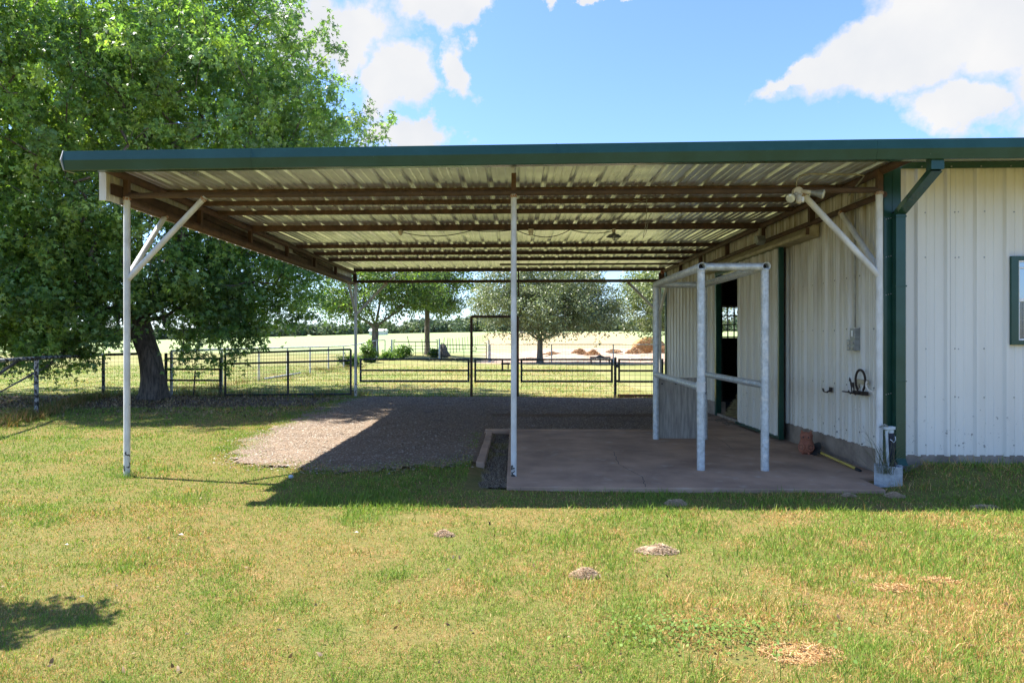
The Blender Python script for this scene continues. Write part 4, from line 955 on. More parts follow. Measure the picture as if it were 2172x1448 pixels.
# horse figure: outline with head to the far side
hp = [(0,0),(.03,0),(.035,.30),(.10,.42),(.20,.45),(.27,.42),(.30,.0),(.36,.0),(.37,.40),(.44,.35),(.46,.0),(.52,.0),(.54,.42),(.60,.62),(.62,.85),(.70,1.08),(.80,1.22),(.86,1.30),(.98,1.12),(1.0,1.05),(.93,1.02),(.87,1.10),(.86,1.32),(.82,1.50),(.76,1.40),(.70,1.30),(.58,1.08),(.40,.95),(.15,.98),(.04,.92),(-.02,.70),(-.05,.35)]
hp = [(0,0),(.06,0),(.08,.35),(.16,.48),(.40,.46),(.44,.0),(.50,0),(.53,.45),(.62,.62),(.70,.90),(.76,1.10),(.90,1.02),(.95,1.08),(.86,1.28),(.82,1.42),(.77,1.34),(.66,1.22),(.52,.98),(.30,.92),(.10,.98),(.0,.90),(-.05,.60),(-.06,.15)]
s_ = .135/1.42*1.25; yh = ym+.09
mb = MB(); mb.prism([(yh+.02+p[0]*s_*1.0, zb_+.012+p[1]*s_) for p in hp], 'x', WX-.088, WX-.080); child(mb, 'horse_figure', M['castiron'], IR)
mb = MB(); mb.box((WX-.056, ym-.11, zb_+.115), (WX-.032, ym+.11, zb_+.165)); child(mb, 'brass_plate', M['track'], IR)
mb = MB(); shoe(mb, (0, 0), .066, .018, False, -.008, .008, span=255, squash=1.2)
o = mb.build('white_horseshoe', M['shoewhite']); o.location = (at(1850, 816, 7.44)[0], 7.44, at(1850, 816, 7.44)[2]); o.rotation_euler = (0, R(6), R(-118))
tag(o, 'white painted horseshoe hung open end up beside the corner post', 'horseshoe')
yq, zq = Yw(1758), Zw(1758, 827)
HK = thing('coat_hook', (WX-.04, yq, zq), 'small black double hook plate on the side wall', 'hook')
mb = MB(); mb.box((WX-.045, yq-.045, zq-.025), (WX-.032, yq+.035, zq+.035)); child(mb, 'plate', M['castiron'], HK, bevel=.003)
for dy in (-.01, .02): mb = MB(); mb.path([(WX-.045, yq+dy, zq-.005), (WX-.08, yq+dy+.01, zq-.03), (WX-.11, yq+dy+.02, zq-.02), (WX-.118, yq+dy+.025, zq+.02)], .006); child(mb, 'hook_prong', M['castiron'], HK)
# owl
ox, oy, oz = 3.72, 8.82, .036
OW = thing('owl_lantern', (ox, oy, oz), 'terracotta owl lantern with pierced petal wings on the slab', 'garden ornament')
mb = MB(); mb.lathe([(.055, 0), (.085, .02), (.097, .07), (.092, .12), (.074, .17), (.073, .20), (.080, .225), (.072, .255), (.045, .272), (.01, .278)], (ox, oy, oz), n=28, sy=.85); child(mb, 'body', M['terracotta'], OW)
fd = Vector((-.45, -.89, 0)).normalized(); sdv = Vector((fd.y*-1, fd.x, 0))
sdv = Vector((.89, -.45, 0))
C0 = Vector((ox, oy, oz))
for s in (-1, 1):
    mb = MB(); b0 = C0+sdv*.045*s+Vector((0, 0, .255)); mb.tube(b0, b0+sdv*.012*s+Vector((0, 0, .04)), .026, .003, n=10); child(mb, 'ear', M['terracotta'], OW)
    e = C0+fd*.062+sdv*.03*s+Vector((0, 0, .215)); mb = MB(); mb.tube(e, e+fd*.018, .026, .022, n=16); ey = child(mb, 'eye', M['terracotta'], OW)
    mb = MB(); mb.tube(e+fd*.0185, e+fd*.021, .010, n=12); subchild(mb, 'pupil', M['hole'], ey)
    # wing discs with petal holes
    wc = C0+fd*.060+sdv*.045*s+Vector((0, 0, .09)); wn = (fd+sdv*.55*s).normalized(); wu = Vector((0, 0, 1)); wv = wn.cross(wu)
    mb = MB(); mb.tube(wc, wc+wn*.022, .052, .046, n=22); wg = child(mb, 'wing', M['terracotta'], OW)
    mb = MB()
    for k in range(8):
        a_ = k*math.pi/4; d2 = wu*math.sin(a_)+wv*math.cos(a_); q2 = wn.cross(d2); p2 = wc+wn*.0225
        mb.add([p2+d2*.014, p2+d2*.026+q2*.006, p2+d2*.040, p2+d2*.026-q2*.006], [(0, 1, 2, 3)])
    subchild(mb, 'petal_holes', M['hole'], wg)
mb = MB(); b0 = C0+fd*.075+Vector((0, 0, .205)); mb.tube(b0, b0+fd*.018+Vector((0, 0, -.025)), .011, .002, n=8); child(mb, 'beak', M['terracotta'], OW)
for s in (-1, 1): mb = MB(); p2 = C0+fd*.07+sdv*.035*s; mb.tube(p2+Vector((0, 0, .016)), p2+fd*.03+Vector((0, 0, .010)), .018, .010, n=10); child(mb, 'foot', M['terracotta'], OW)
# long handled scoop lying along the foundation
a0 = Vector(at(1742, 953, 8.62)); a0.z = .085; a1 = Vector((3.79, 7.70, .052)); 
SH = thing('yellow_shovel', tuple(a0), 'yellow handled shovel lying along the barn foundation behind the owl', 'shovel')
a0 = Vector((3.80, 8.62, .085)); d_ = (a1-a0).normalized()
mb = MB(); mb.tube(a0, a1, .015, n=12); child(mb, 'handle', M['yellow'], SH)
mb = MB(); mb.tube(a1, a1+d_*.10, .017, .015, n=12); child(mb, 'grip', M['rubber'], SH)
mb = MB(); s0 = a0-d_*.02; mb.tube(a0+d_*.05, s0, .019, .024, n=10)
vs = []; 
for j in range(6):
    for i in range(7):
        t = i/6*2-1; wv_ = (.06+.05*min(1, j/2))*(1 if j < 4 else 1-.25*(j-3)); 
        vs.append(s0-d_*(.05*j)+Vector((wv_*t*.55, 0, .09*abs(t)**2*.0+wv_*t*.8+.01)))
mb.add(vs, [(j*7+i, j*7+i+1, j*7+i+8, j*7+i+7) for j in range(5) for i in range(6)], True); child(mb, 'blade', M['rubber'], SH)

# standpipe in a block at the corner
cb = thing('cinder_block', (3.79, 7.08, 0), 'grey cinder block round the corner post base', 'cinder block')
mb = MB(); bx_ = (3.68, 6.98, .0); bX = (3.985, 7.22, .175); th = .03
gzb = float(gz(3.8, 7.1))-.05
bz = .03
X0, X1, Y0, Y1, ZT = -.125, .125, -.085, .085, .205
mb.box((X0, Y0, gzb), (X1, Y0+.03, ZT)); mb.box((X0, Y1-.03, gzb), (X1, Y1, ZT)); mb.box((X0, Y0+.0305, gzb), (X0+.03, Y1-.0305, ZT)); mb.box((X1-.03, Y0+.0305, gzb), (X1, Y1-.0305, ZT)); mb.box((X0+.031, Y0+.031, gzb), (X1-.031, Y1-.031, ZT-.06))
o = mb.build('block_shell', M['block'], cb, bevel=.006); cb.location = (3.80, 7.07, 0); cb.rotation_euler = (0, 0, -.49)
hx, hy = 3.84, 7.09
ST = thing('standpipe', (hx, hy, .12), 'water standpipe wrapped in black foam with a white elbow at top', 'standpipe')
mb = MB(); mb.path([(hx+.01, hy, .12), (hx, hy, .3), (hx+.008, hy, .42), (hx-.002, hy, .53)], [.036, .033, .037, .030], n=12); child(mb, 'foam_wrap', M['insul'], ST)
mb = MB(); mb.tube((hx-.035, hy-.01, .12), (hx-.045, hy, .52), .016, n=10); mb.path([(hx-.045, hy, .50), (hx-.045, hy, .545), (hx-.01, hy, .575), (hx-.0, hy, .58)], .018, n=10)
mb.tube((hx-.0, hy, .52), (hx-.0, hy, .59), .026, n=14); mb.box((hx-.09, hy-.03, .565), (hx+.03, hy+.03, .597)); child(mb, 'elbow_pipe', M['whiteplastic'], ST, bevel=.004)
mb = MB(); mb.path([(hx-.05, hy-.03, .60), (hx-.09, hy-.04, .62), (hx-.13, hy-.02, .59)], .008, n=8); child(mb, 'tap_lever', M['plate'], ST)
mb = MB(); mb.path([(hx-.03, hy-.04, .47), (hx+.0, hy-.05, .44), (hx+.02, hy-.045, .46), (hx+.02, hy-.04, .50)], .005, n=6); child(mb, 'wire_hook', M['whiteplastic'], ST)
k = 70; o = blades('dead_grass_stems', rng.normal(0, .04, k), rng.normal(0, .03, k), rng.uniform(.25, .62, k), np.full(k, .004), np.array([[.10, .12, .06], [.16, .15, .09], [.07, .09, .05]])[rng.integers(0, 3, k)], lean=.75, z=np.zeros(k))
o.location = (3.72, 7.0, .14); tag(o, 'tall thin grass stems growing at the corner post', 'weed')

# hay inside the door
straw_mound('hay_pile', (4.55, 12.75), .55, .75, .62, 9000, 'pile of loose hay just inside the open barn door', 'hay', ln=(.08, .22), wd=.006, cols=np.array([[.34,.30,.16],[.42,.36,.20],[.26,.22,.11],[.48,.42,.26]]), z0=.06)

# ---------------------------------------------------------------- fences on the rear line
FY = 17.86
def wires(mb, x0, x1, y, z0, z1, sx, sz, r=.0022, y1=None):
    y1 = y if y1 is None else y1; n = max(1, round((x1-x0)/sx))
    for i in range(n+1):
        t = i/n; p = (x0+(x1-x0)*t, y+(y1-y)*t); mb.tube((*p, z0), (*p, z1), r, n=4, caps=False)
    m_ = max(1, round((z1-z0)/sz))
    for i in range(m_+1): z = z0+(z1-z0)*i/m_; mb.tube((x0, y, z), (x1, y1, z), r, n=4, caps=False)
def bar(mb, p, q, r=.028): mb.tube(p, q, r, n=10)
def fence_panel(name, px0, px1, label, cat, rails=(.99, .70, .415), ends=True, latch=None, m='peel', Y=FY, group=None, bottom=.03, sx=.15, sz=.145, r=.026):
    xa_, xb_ = X(px0, Y), X(px1, Y); o = thing(name, ((xa_+xb_)/2, Y, 0), label, cat, group)
    for z in rails: mb = MB(); bar(mb, (xa_, Y, z), (xb_, Y, z), r); child(mb, 'rail', M[m], o)
    if ends:
        for x in (xa_+r, xb_-r): mb = MB(); bar(mb, (x, Y-.004, rails[-1]-.02), (x, Y-.004, rails[0]+.02), r*1.05); child(mb, 'upright', M[m], o)
    mb = MB(); wires(mb, xa_+.02, xb_-.02, Y+.03, bottom, rails[0], sx, sz, .0042); child(mb, 'wire_mesh', M['wire'], o)
    return o
fence_panel('wire_fence', 763, 996, 'black railed wire panel between the rear left canopy post and the tall gateway', 'fence')
g1 = fence_panel('walk_gate', 1006, 1089, 'narrow wire gate with latch inside the tall gateway', 'gate')
mb = MB(); xg = X(1072, FY); mb.box((xg-.11, FY-.05, .86), (xg+.12, FY-.03, .90)); mb.box((xg-.1, FY-.06, .72), (xg-.055, FY-.035, .98)); mb.box((xg+.06, FY-.06, .74), (xg+.09, FY-.035, .88)); child(mb, 'latch', M['blackmetal'], g1)
fence_panel('wire_fence', 1104, 1300, 'wide wire panel right of the tall gateway behind the middle post', 'fence')
g2 = fence_panel('small_gate', 1311, 1407, 'small black wire gate next to the barn wall', 'gate')
mb = MB(); xg = X(1398, FY); mb.box((xg-.10, FY-.05, .80), (xg+.03, FY-.03, .84)); mb.box((xg-.09, FY-.055, .70), (xg-.05, FY-.035, .90)); mb.box((xg-.02, FY-.055, .66), (xg+.01, FY-.035, .80)); child(mb, 'latch', M['blackmetal'], g2)
fp = thing('fence_post', (X(1305, FY), FY, 0), 'peeling black post between the wide panel and the small gate', 'post')
mb = MB(); x = X(1305, FY); mb.tube((x, FY, -.05), (x, FY, 1.04), .035, n=12); mb.tube((x, FY, 1.04), (x, FY, 1.065), .036, .015, n=12); child(mb, 'post_pipe', M['peel'], fp)
mb = MB(); mb.box((x+.03, FY-.02, .78), (x+.08, FY+.0, .86)); child(mb, 'hinge', M['peel'], fp); mb = MB(); mb.box((x+.03, FY-.02, .40), (x+.08, FY+.0, .46)); child(mb, 'hinge', M['peel'], fp)
gw = thing('gateway_frame', (X(1050, FY), FY, 0), 'tall rusty pipe gateway with a lintel across the top', 'gateway')
for px in (1000, 1098): x = X(px, FY); mb = MB(); mb.tube((x, FY, -.05), (x, FY, 2.11), .036, n=12); child(mb, 'post', M['rust'], gw)
mb = MB(); mb.tube((X(1000, FY), FY, 2.11), (X(1098, FY), FY, 2.11), .034, n=12); child(mb, 'lintel', M['rust'], gw)
mb = MB(); x = X(1008, FY); mb.path([(x-.06, FY-.03, 1.22), (x+.02, FY-.03, 1.20), (x+.03, FY-.03, 1.3), (x-.03, FY-.03, 1.32)], .012, n=8); child(mb, 'chain_hook', M['rust'], gw)
mb = MB(); mb.box((X(1309, 17.8), 17.70, -.02), (X(1384, 17.8), 17.76, .10)); tag(mb.build('timber_board', M['timber'], bevel=.006), 'brown timber board on the ground under the small gate', 'board')
# big gate, left
Yg = 17.90
gt = thing('farm_gate', (X(610, Yg), Yg, 0), 'wide black farm gate with fine wire mesh left of the rear canopy post', 'gate')
xa_, xm_, xb_ = X(478, Yg), X(611, Yg), X(744, Yg)
def zg(x, f): t = (x-xa_)/(xb_-xa_); lo_, hi_ = .02+.03*t, 1.14+.11*t; return lo_+(hi_-lo_)*f
for f_ in (0.02, .755, 1): mb = MB(); bar(mb, (xa_, Yg, zg(xa_, f_)), (xb_, Yg, zg(xb_, f_)), .027); child(mb, 'rail', M['blackmetal'], gt)
for x in (xa_, xm_, xb_): mb = MB(); bar(mb, (x, Yg-.003, zg(x, 0)), (x, Yg-.003, zg(x, 1)), .03); child(mb, 'upright', M['blackmetal'], gt)
mb = MB(); n = 46
for i in range(n+1): x = xa_+(xb_-xa_)*i/n; mb.tube((x, Yg+.03, zg(x, .0)), (x, Yg+.03, zg(x, .99)), .0034, n=4, caps=False)
for i in range(12): mb.tube((xa_, Yg+.03, zg(xa_, i/12)), (xb_, Yg+.03, zg(xb_, i/12)), .0034, n=4, caps=False)
child(mb, 'wire_mesh', M['wire'], gt)
for z in (.16, 1.0): mb = MB(); mb.tube((xb_+.02, Yg, z), (X(757, Yg)-.02, Yg, z), .012, n=8); child(mb, 'hinge', M['blackmetal'], gt)
# pen panel beside the tree
pp = thing('pen_panel', (X(410, 18.0), 18.0, 0), 'three railed wire panel between the big tree trunk and the farm gate', 'fence')
xa_, xb_ = X(352, 18.0), X(468, 18.0)
for z in (1.0, .715, .42): mb = MB(); bar(mb, (xa_, 18.0, z), (xb_, 18.0, z), .028); child(mb, 'rail', M['peel'], pp)
for x, zt2 in ((xa_, 1.15), (xb_, 1.04)): mb = MB(); mb.tube((x, 18.0, -.05), (x, 18.0, zt2), .04, n=12); child(mb, 'post', M['peel'], pp)
mb = MB(); wires(mb, xa_, xb_, 18.04, .02, 1.12, .09, .1, .0024); child(mb, 'wire_mesh', M['wire'], pp)
mb = MB(); x = X(410, 17.9); mb.tube((x, 17.9, -.03), (x+.05, 17.9, .68), .02, n=8); child(mb, 'steel_stake', M['blackmetal'], pp)
# near left pipe fence
pf = thing('pipe_fence', (-9.5, 14, 0), 'peeling white pipe fence with square wire at the far left', 'fence')
A0, A1, A2 = (-7.75, 8.2), (-9.45, 13.2), (-11.1, 18.1); A3 = (X(330, 18.2), 18.2)
mb = MB(); bar(mb, (*A0, 1.13), (*A1, 1.13), .036); bar(mb, (*A1, 1.13), (*A2, 1.10), .036); bar(mb, (*A2, 1.10), (*A3, 1.14), .036); child(mb, 'top_rail', M['peelw'], pf)
for (x, y) in (A0, A1, A2): mb = MB(); mb.tube((x, y, -.1), (x, y, 1.12), .042, n=12); child(mb, 'post', M['peelw'], pf)
mb = MB(); wires(mb, A0[0], A1[0], A0[1], .02, 1.1, .035, .1, .0030, y1=A1[1]); wires(mb, A1[0], A2[0], A1[1], .02, 1.1, .035, .1, .0034, y1=A2[1]); wires(mb, A2[0], A3[0], A2[1], .02, 1.1, .1, .1, .0026, y1=A3[1])
child(mb, 'wire_mesh', M['wire'], pf)
# receding white fence
wf = thing('paddock_fence', (-9.5, 36, 0), 'long white pipe fence receding into the pasture behind the farm gate', 'fence')
ysf = [18.3+3.3*i for i in range(11)]
def fx(y): return -9.35-.012*(y-20)
mb = MB()
for a, b in zip(ysf[:-1], ysf[1:]): mb.tube((fx(a), a, 1.2+float(gz(fx(a), a))), (fx(b), b, 1.2+float(gz(fx(b), b))), .034, n=8)
child(mb, 'top_rail', M['greyfence'], wf)
for y in ysf: z = float(gz(fx(y), y)); mb = MB(); mb.tube((fx(y), y, z-.05), (fx(y), y, z+1.19), .038, n=10); child(mb, 'post', M['greyfence'], wf)
mb = MB()
for a, b in zip(ysf[:6], ysf[1:7]):
    for i in range(10): z = .06+1.1*i/9; mb.tube((fx(a), a, z), (fx(b), b, z), .003, n=3, caps=False)
    for i in range(22): t = i/22; mb.tube((fx(a), a+(b-a)*t, .03), (fx(a), a+(b-a)*t, 1.18), .0024, n=3, caps=False)
child(mb, 'wire_mesh', M['wire'], wf)
p = gat(560, 806); q = gat(637, 793); mb = MB(); mb.tube((p[0], p[1], .05), (q[0], q[1], .05), .035, n=8); tag(mb.build('fallen_pipe', M['greyfence']), 'white pipe lying on the grass along the receding fence', 'pipe')
# far cross fence and pasture gates
QY = 48.
def gpost(px, ht, lab, Y=QY, r=.06):
    x = X(px, Y); z = float(gz(x, Y)); mb = MB(); mb.tube((x, Y, z-.05), (x, Y, z+ht), r, n=10); mb.tube((x, Y, z+ht), (x, Y, z+ht+.03), r, .02, n=10)
    tag(mb.build('gate_post', M['greyfence']), lab, 'post', 'posts of the far pasture gates')
gpost(831, 1.25, 'grey post left of the left far pasture gate'); gpost(932, 1.42, 'white post between the two far pasture gates'); gpost(1037, 1.55, 'tall post right of the right far pasture gate')
def pgate(px0, px1, lab):
    xa_, xb_ = X(px0, QY), X(px1, QY); zc_ = float(gz((xa_+xb_)/2, QY)); o = thing('pasture_gate', ((xa_+xb_)/2, QY, zc_), lab, 'gate', 'far pasture gates')
    mb = MB(); top = zc_+1.12
    mb.tube((xa_+.1, QY, top), (xb_-.1, QY, top-.02), .03, n=8)
    for i in range(4): z = zc_+.12+.24*i; mb.tube((xa_+.1, QY, z), (xb_-.1, QY, z), .017, n=6)
    child(mb, 'rails', M['blackmetal'], o)
    mb = MB()
    for x in (xa_+.08, xb_-.08): mb.path([(x, QY, zc_+.08), (x, QY, top), (x, QY, top+.14), (x+(.12 if x < (xa_+xb_)/2 else -.12), QY, top+.1)], .032, n=8)
    mb.tube(((xa_+xb_)/2, QY, zc_+.1), ((xa_+xb_)/2, QY, top), .022, n=6); child(mb, 'uprights', M['blackmetal'], o)
pgate(833, 930, 'left far pasture gate beyond the centre fence'); pgate(934, 1034, 'right far pasture gate seen beside the gateway post')
ff = thing('rear_fence', (6, QY, 0), 'thin far wire fence in front of the hay and dirt', 'fence')
xsf = [X(1040, QY)+4.3*i for i in range(8)]
mb = MB(); mb.tube((xsf[0], QY, 1.26), (xsf[-1], QY, 1.24), .03, n=8); child(mb, 'top_rail', M['greyfence'], ff)
for x in xsf: mb = MB(); mb.tube((x, QY, -.05), (x, QY, 1.25), .045, n=8); child(mb, 'post', M['greyfence'], ff)
mb = MB(); wires(mb, xsf[0], xsf[-1], QY, .03, 1.22, .22, .17, .004); child(mb, 'wire_mesh', M['wire'], ff)
for i in range(22):   # line of steel posts in the pasture
    f_ = i/21; px = 940+ 95*(1-(1-f_)**1.7); Y = 62+110*f_**1.5; x = X(px, Y); z = float(gz(x, Y)); mb = MB(); lean_ = random.uniform(-.12, .12)
    mb.tube((x, Y, z-.05), (x+lean_, Y, z+1.5), .035, n=5)
    tag(mb.build('steel_post', M['wire']), 'one of the thin steel posts in the line crossing the far pasture', 'post', 'line of thin steel posts in the pasture')
mb = MB(); x = X(905-20, 52); 
for (px, l_) in ((868, 1.5), (892, 1.3)):
    x = X(px, 51); z = float(gz(x, 51)); mb = MB(); mb.tube((x+.2, 51, z), (x-.15 if px == 868 else x+.1, 51, z+l_), .03, n=5)
    tag(mb.build('leaning_post', M['wire']), 'leaning steel post behind the left far gate' if px == 868 else 'upright steel post behind the left far gate', 'post')
# stump, shed, bench
x = X(941, 52); z = float(gz(x, 52)); mb = MB(); mb.path([(x+.15, 52, z-.05), (x, 52, z+.35), (x-.1, 52, z+.8), (x-.15, 52, z+1.02)], [.48, .36, .32, .2], n=14); tag(mb.build('tree_stump', M['bark2']), 'leaning grey stump behind the right far gate', 'stump')
x = X(802, 330); z = float(gz(x, 330)); sh = thing('far_shed', (x, 330, z), 'small white roofed shed at the foot of the far tree line', 'shed')
mb = MB(); mb.box((x-4, 328, z), (x+4, 334, z+2)); child(mb, 'walls', M['greyfence'], sh); mb = MB(); mb.prism([(327.5, z+2.01), (334.5, z+2.01), (331, z+3)], 'x', x-4.3, x+4.3); child(mb, 'roof', M['whiteroof'], sh)
Yb = 43.; be = thing('trailer_bench', (X(1272, Yb), Yb, 0), 'low dark bench beyond the wide rear panel', 'bench')
xa_, xb_ = X(1252, Yb), X(1294, Yb); mb = MB(); mb.box((xa_, Yb-.25, .40), (xb_, Yb+.25, .50)); mb.prism([(xa_+.35, .501), (xb_-.35, .501), ((xa_+xb_)/2, .62)], 'y', Yb-.2, Yb+.2); child(mb, 'seat', M['blackmetal'], be)
for x in (xa_+.05, (xa_+xb_)/2, xb_-.05): mb = MB(); mb.box((x-.03, Yb-.2, 0), (x+.03, Yb+.2, .395)); child(mb, 'leg', M['blackmetal'], be)
# hay
hb = thing('hay_bale', (X(1376, 62), 62, 0), 'large orange brown round hay bale near the barn corner', 'hay bale')
bx, by = X(1376, 62), 62.; mb = MB(); n = 40; vs = []; prof_t = [-.95, -.9, -.3, .3, .9, .95]
for j, t in enumerate(prof_t):
    for i in range(n):
        a_ = 6.2832*i/n; r_ = (1.02 if 0 < j < 5 else .93)*(1+.06*mnoise.noise((math.cos(a_)*2, math.sin(a_)*2, t*2)))
        s_ = 1.25 if math.sin(a_) < 0 else 1.0
        vs.append((bx+1.35*r_*math.cos(a_), by+t*.9, max(.0, .85+.98*r_*math.sin(a_))))
mb.add(vs, [(j*n+i, j*n+(i+1) % n, (j+1)*n+(i+1) % n, (j+1)*n+i) for j in range(5) for i in range(n)]+[tuple(range(n))[::-1], tuple(range(5*n, 6*n))], True); child(mb, 'bale_body', M['haybale'], hb)
ORH = np.array([[.50,.30,.14],[.40,.22,.10],[.60,.43,.25],[.30,.16,.08]])
for (px, Y, rx, ry, h, lab) in ((1346, 60, .8, .6, 1.05, 'upright heap of orange hay at the left of the big bale'), (1405, 60, .9, .6, .75, 'loose brown hay heap right of the big bale'), (1257, 58, .62, .5, .62, 'small round orange hay heap in the dirt'),
        (1228, 60, .8, .6, .8, 'ragged reddish hay heap left of the small round one'), (1172, 58, .8, .5, .35, 'low reddish hay heap right of the oak trunk'), (1303, 60, .7, .5, .4, 'low hay heap between the small heap and the big bale'), (1122, 52, 1.3, .5, .3, 'dark low heap left of the oak trunk')):
    straw_mound('hay_heap', (X(px, Y), Y), rx, ry, h*.62, 1500, lab, 'hay', ln=(.12, .34), wd=.03, cols=ORH*np.array([1.05, 1.1, 1.2]) if px != 1122 else ORH*.35, group='hay heaps in the far dirt paddock')

# horses: one skinned body each
def horse(px, Y, s, face, grazing, m, lab):
    x = X(px, Y); z = float(gz(x, Y))
    P_ = {'pel': (-.6, 0, 1.25), 'tor': (0, 0, 1.2), 'che': (.55, 0, 1.2), 'nk': (.85, 0, 1.25 if grazing else 1.5), 'nk2': (1.15, 0, .8 if grazing else 1.8), 'hd': (1.3, 0, .45 if grazing else 1.85), 'mz': (1.42, 0, .12 if grazing else 1.62)}
    vs = list(P_.values()); rad = [.30, .31, .29, .18, .13, .12, .07]; ed = [(i, i+1) for i in range(6)]
    def chain(start, pts, rs):
        prev = start
        for p, r_ in zip(pts, rs): vs.append(p); rad.append(r_); ed.append((prev, len(vs)-1)); prev = len(vs)-1
    for sy in (-.16, .16):
        chain(0, [(-.68, sy, .95), (-.58, sy, .72), (-.80, sy, .50), (-.74, sy, .08), (-.68, sy, .03)], [.17, .12, .065, .05, .06])
        chain(2, [(.55, sy, .85), (.60, sy, .48), (.57, sy, .10), (.60, sy, .03)], [.13, .07, .05, .06])
    chain(0, [(-.92, 0, 1.25), (-1.0, 0, .8), (-.98, 0, .5)], [.05, .06, .03])
    me = bpy.data.meshes.new('horse'); me.from_pydata([(a*face*s, b*s, c*s) for a, b, c in vs], ed, []); o = bpy.data.objects.new('horse', me); COL.objects.link(o)
    md = o.modifiers.new('skin', 'SKIN')
    for v_, r_ in zip(me.skin_vertices[0].data, rad): v_.radius = (r_*s, r_*s)
    me.skin_vertices[0].data[0].use_root = True
    o.modifiers.new('sub', 'SUBSURF').levels = 1; o.modifiers['sub'].render_levels = 1; me.materials.append(m); o.location = (x, Y, z); tag(o, lab, 'horse', 'horses grazing in the far pasture')
horse(1126, 215, 1.0, 1, True, M['horse'], 'brown grazing horse left of the oak trunk'); horse(1108, 235, .9, -1, True, M['horseg'], 'pale grey horse at the left of the grazing group')
horse(1160, 215, .95, -1, True, M['horse'], 'left one of two dark horses grazing under the right of the oak'); horse(1170, 220, .95, 1, True, M['horse'], 'right one of two dark horses grazing under the right of the oak')

# ---------------------------------------------------------------- trees
def leaves(name, C, Rr, per, size, cols, material, parent, droop=.5, star=True, flat=.75, sunward=0., seed=1):
    rg = np.random.default_rng(seed); m = len(C)
    k = np.repeat(np.arange(m), per); n = len(k)
    # leaves sit in sprays: several short drooping twigs per clump
    tw = 7; ta = rg.normal(0, 1, (m, tw, 3)); ta[..., 2] = ta[..., 2]*.55-.1; ta /= np.linalg.norm(ta, axis=2)[..., None]
    w_ = rg.integers(0, tw, n); t = rg.random(n)**.8
    dirn = ta[k, w_]; p = C[k]+dirn*(Rr[k]*t)[:, None]; p[:, 2] -= droop*Rr[k]*t**2*.8
    p += rg.normal(0, 1, (n, 3))*(Rr[k]*.17)[:, None]
    tip = dirn*.7+rg.normal(0, .55, (n, 3)); tip[:, 2] -= droop; tip /= np.linalg.norm(tip, axis=1)[:, None]
    up = rg.normal(0, .55, (n, 3)); up[:, 2] += flat; nrm = up-tip*(up*tip).sum(1)[:, None]; nrm /= np.linalg.norm(nrm, axis=1)[:, None]
    side = np.cross(tip, nrm); s = (size*rg.uniform(.65, 1.25, n))[:, None]
    ctint = cols[rg.integers(0, len(cols), m)][k]*rg.uniform(.8, 1.15, m)[k][:, None]
    c = ctint*.65+cols[rg.integers(0, len(cols), n)]*.35; c = c*rg.uniform(.65, 1.35, (n, 1))
    if star:
        V = [p]
        for a_, l_, wd_ in ((-.95, .72, .17), (0, 1., .2), (.95, .72, .17)):
            d = tip*math.cos(a_)+side*math.sin(a_); e = -tip*math.sin(a_)+side*math.cos(a_)
            V += [p+d*s*l_*.5+e*s*wd_-nrm*s*.04, p+d*s*l_-nrm*s*.16, p+d*s*l_*.5-e*s*wd_-nrm*s*.04]
        V = np.stack(V, 1).reshape(-1, 3); b = np.arange(n)[:, None]*10
        q = np.concatenate([b+np.array([0, 1, 2, 3]), b+np.array([0, 4, 5, 6]), b+np.array([0, 7, 8, 9])]); rep = 10
    else:
        V = np.stack([p, p+tip*s*.5+side*s*.3-nrm*s*.05, p+tip*s, p+tip*s*.5-side*s*.3-nrm*s*.05], 1).reshape(-1, 3); q = np.arange(n*4).reshape(-1, 4); rep = 4
    return mesh_np(name, V, quads=q, material=material, col=np.repeat(c, rep, 0), parent=parent)
def crown_points(blobs, n, seed, shell=.55):
    rg = np.random.default_rng(seed); vol = np.array([b[3]*b[4]*b[5] for b in blobs])**.8; ch = rg.choice(len(blobs), n, p=vol/vol.sum())
    B = np.array(blobs)[ch]; d = rg.normal(0, 1, (n, 3)); d /= np.linalg.norm(d, axis=1)[:, None]; r = rg.random(n)**shell*.98
    r = r*(.86+.28*vnoise(d[:, 0]*3+ch*7, d[:, 1]*3+d[:, 2]*3, 1.3, seed))
    return B[:, :3]+d*r[:, None]*B[:, 3:6]
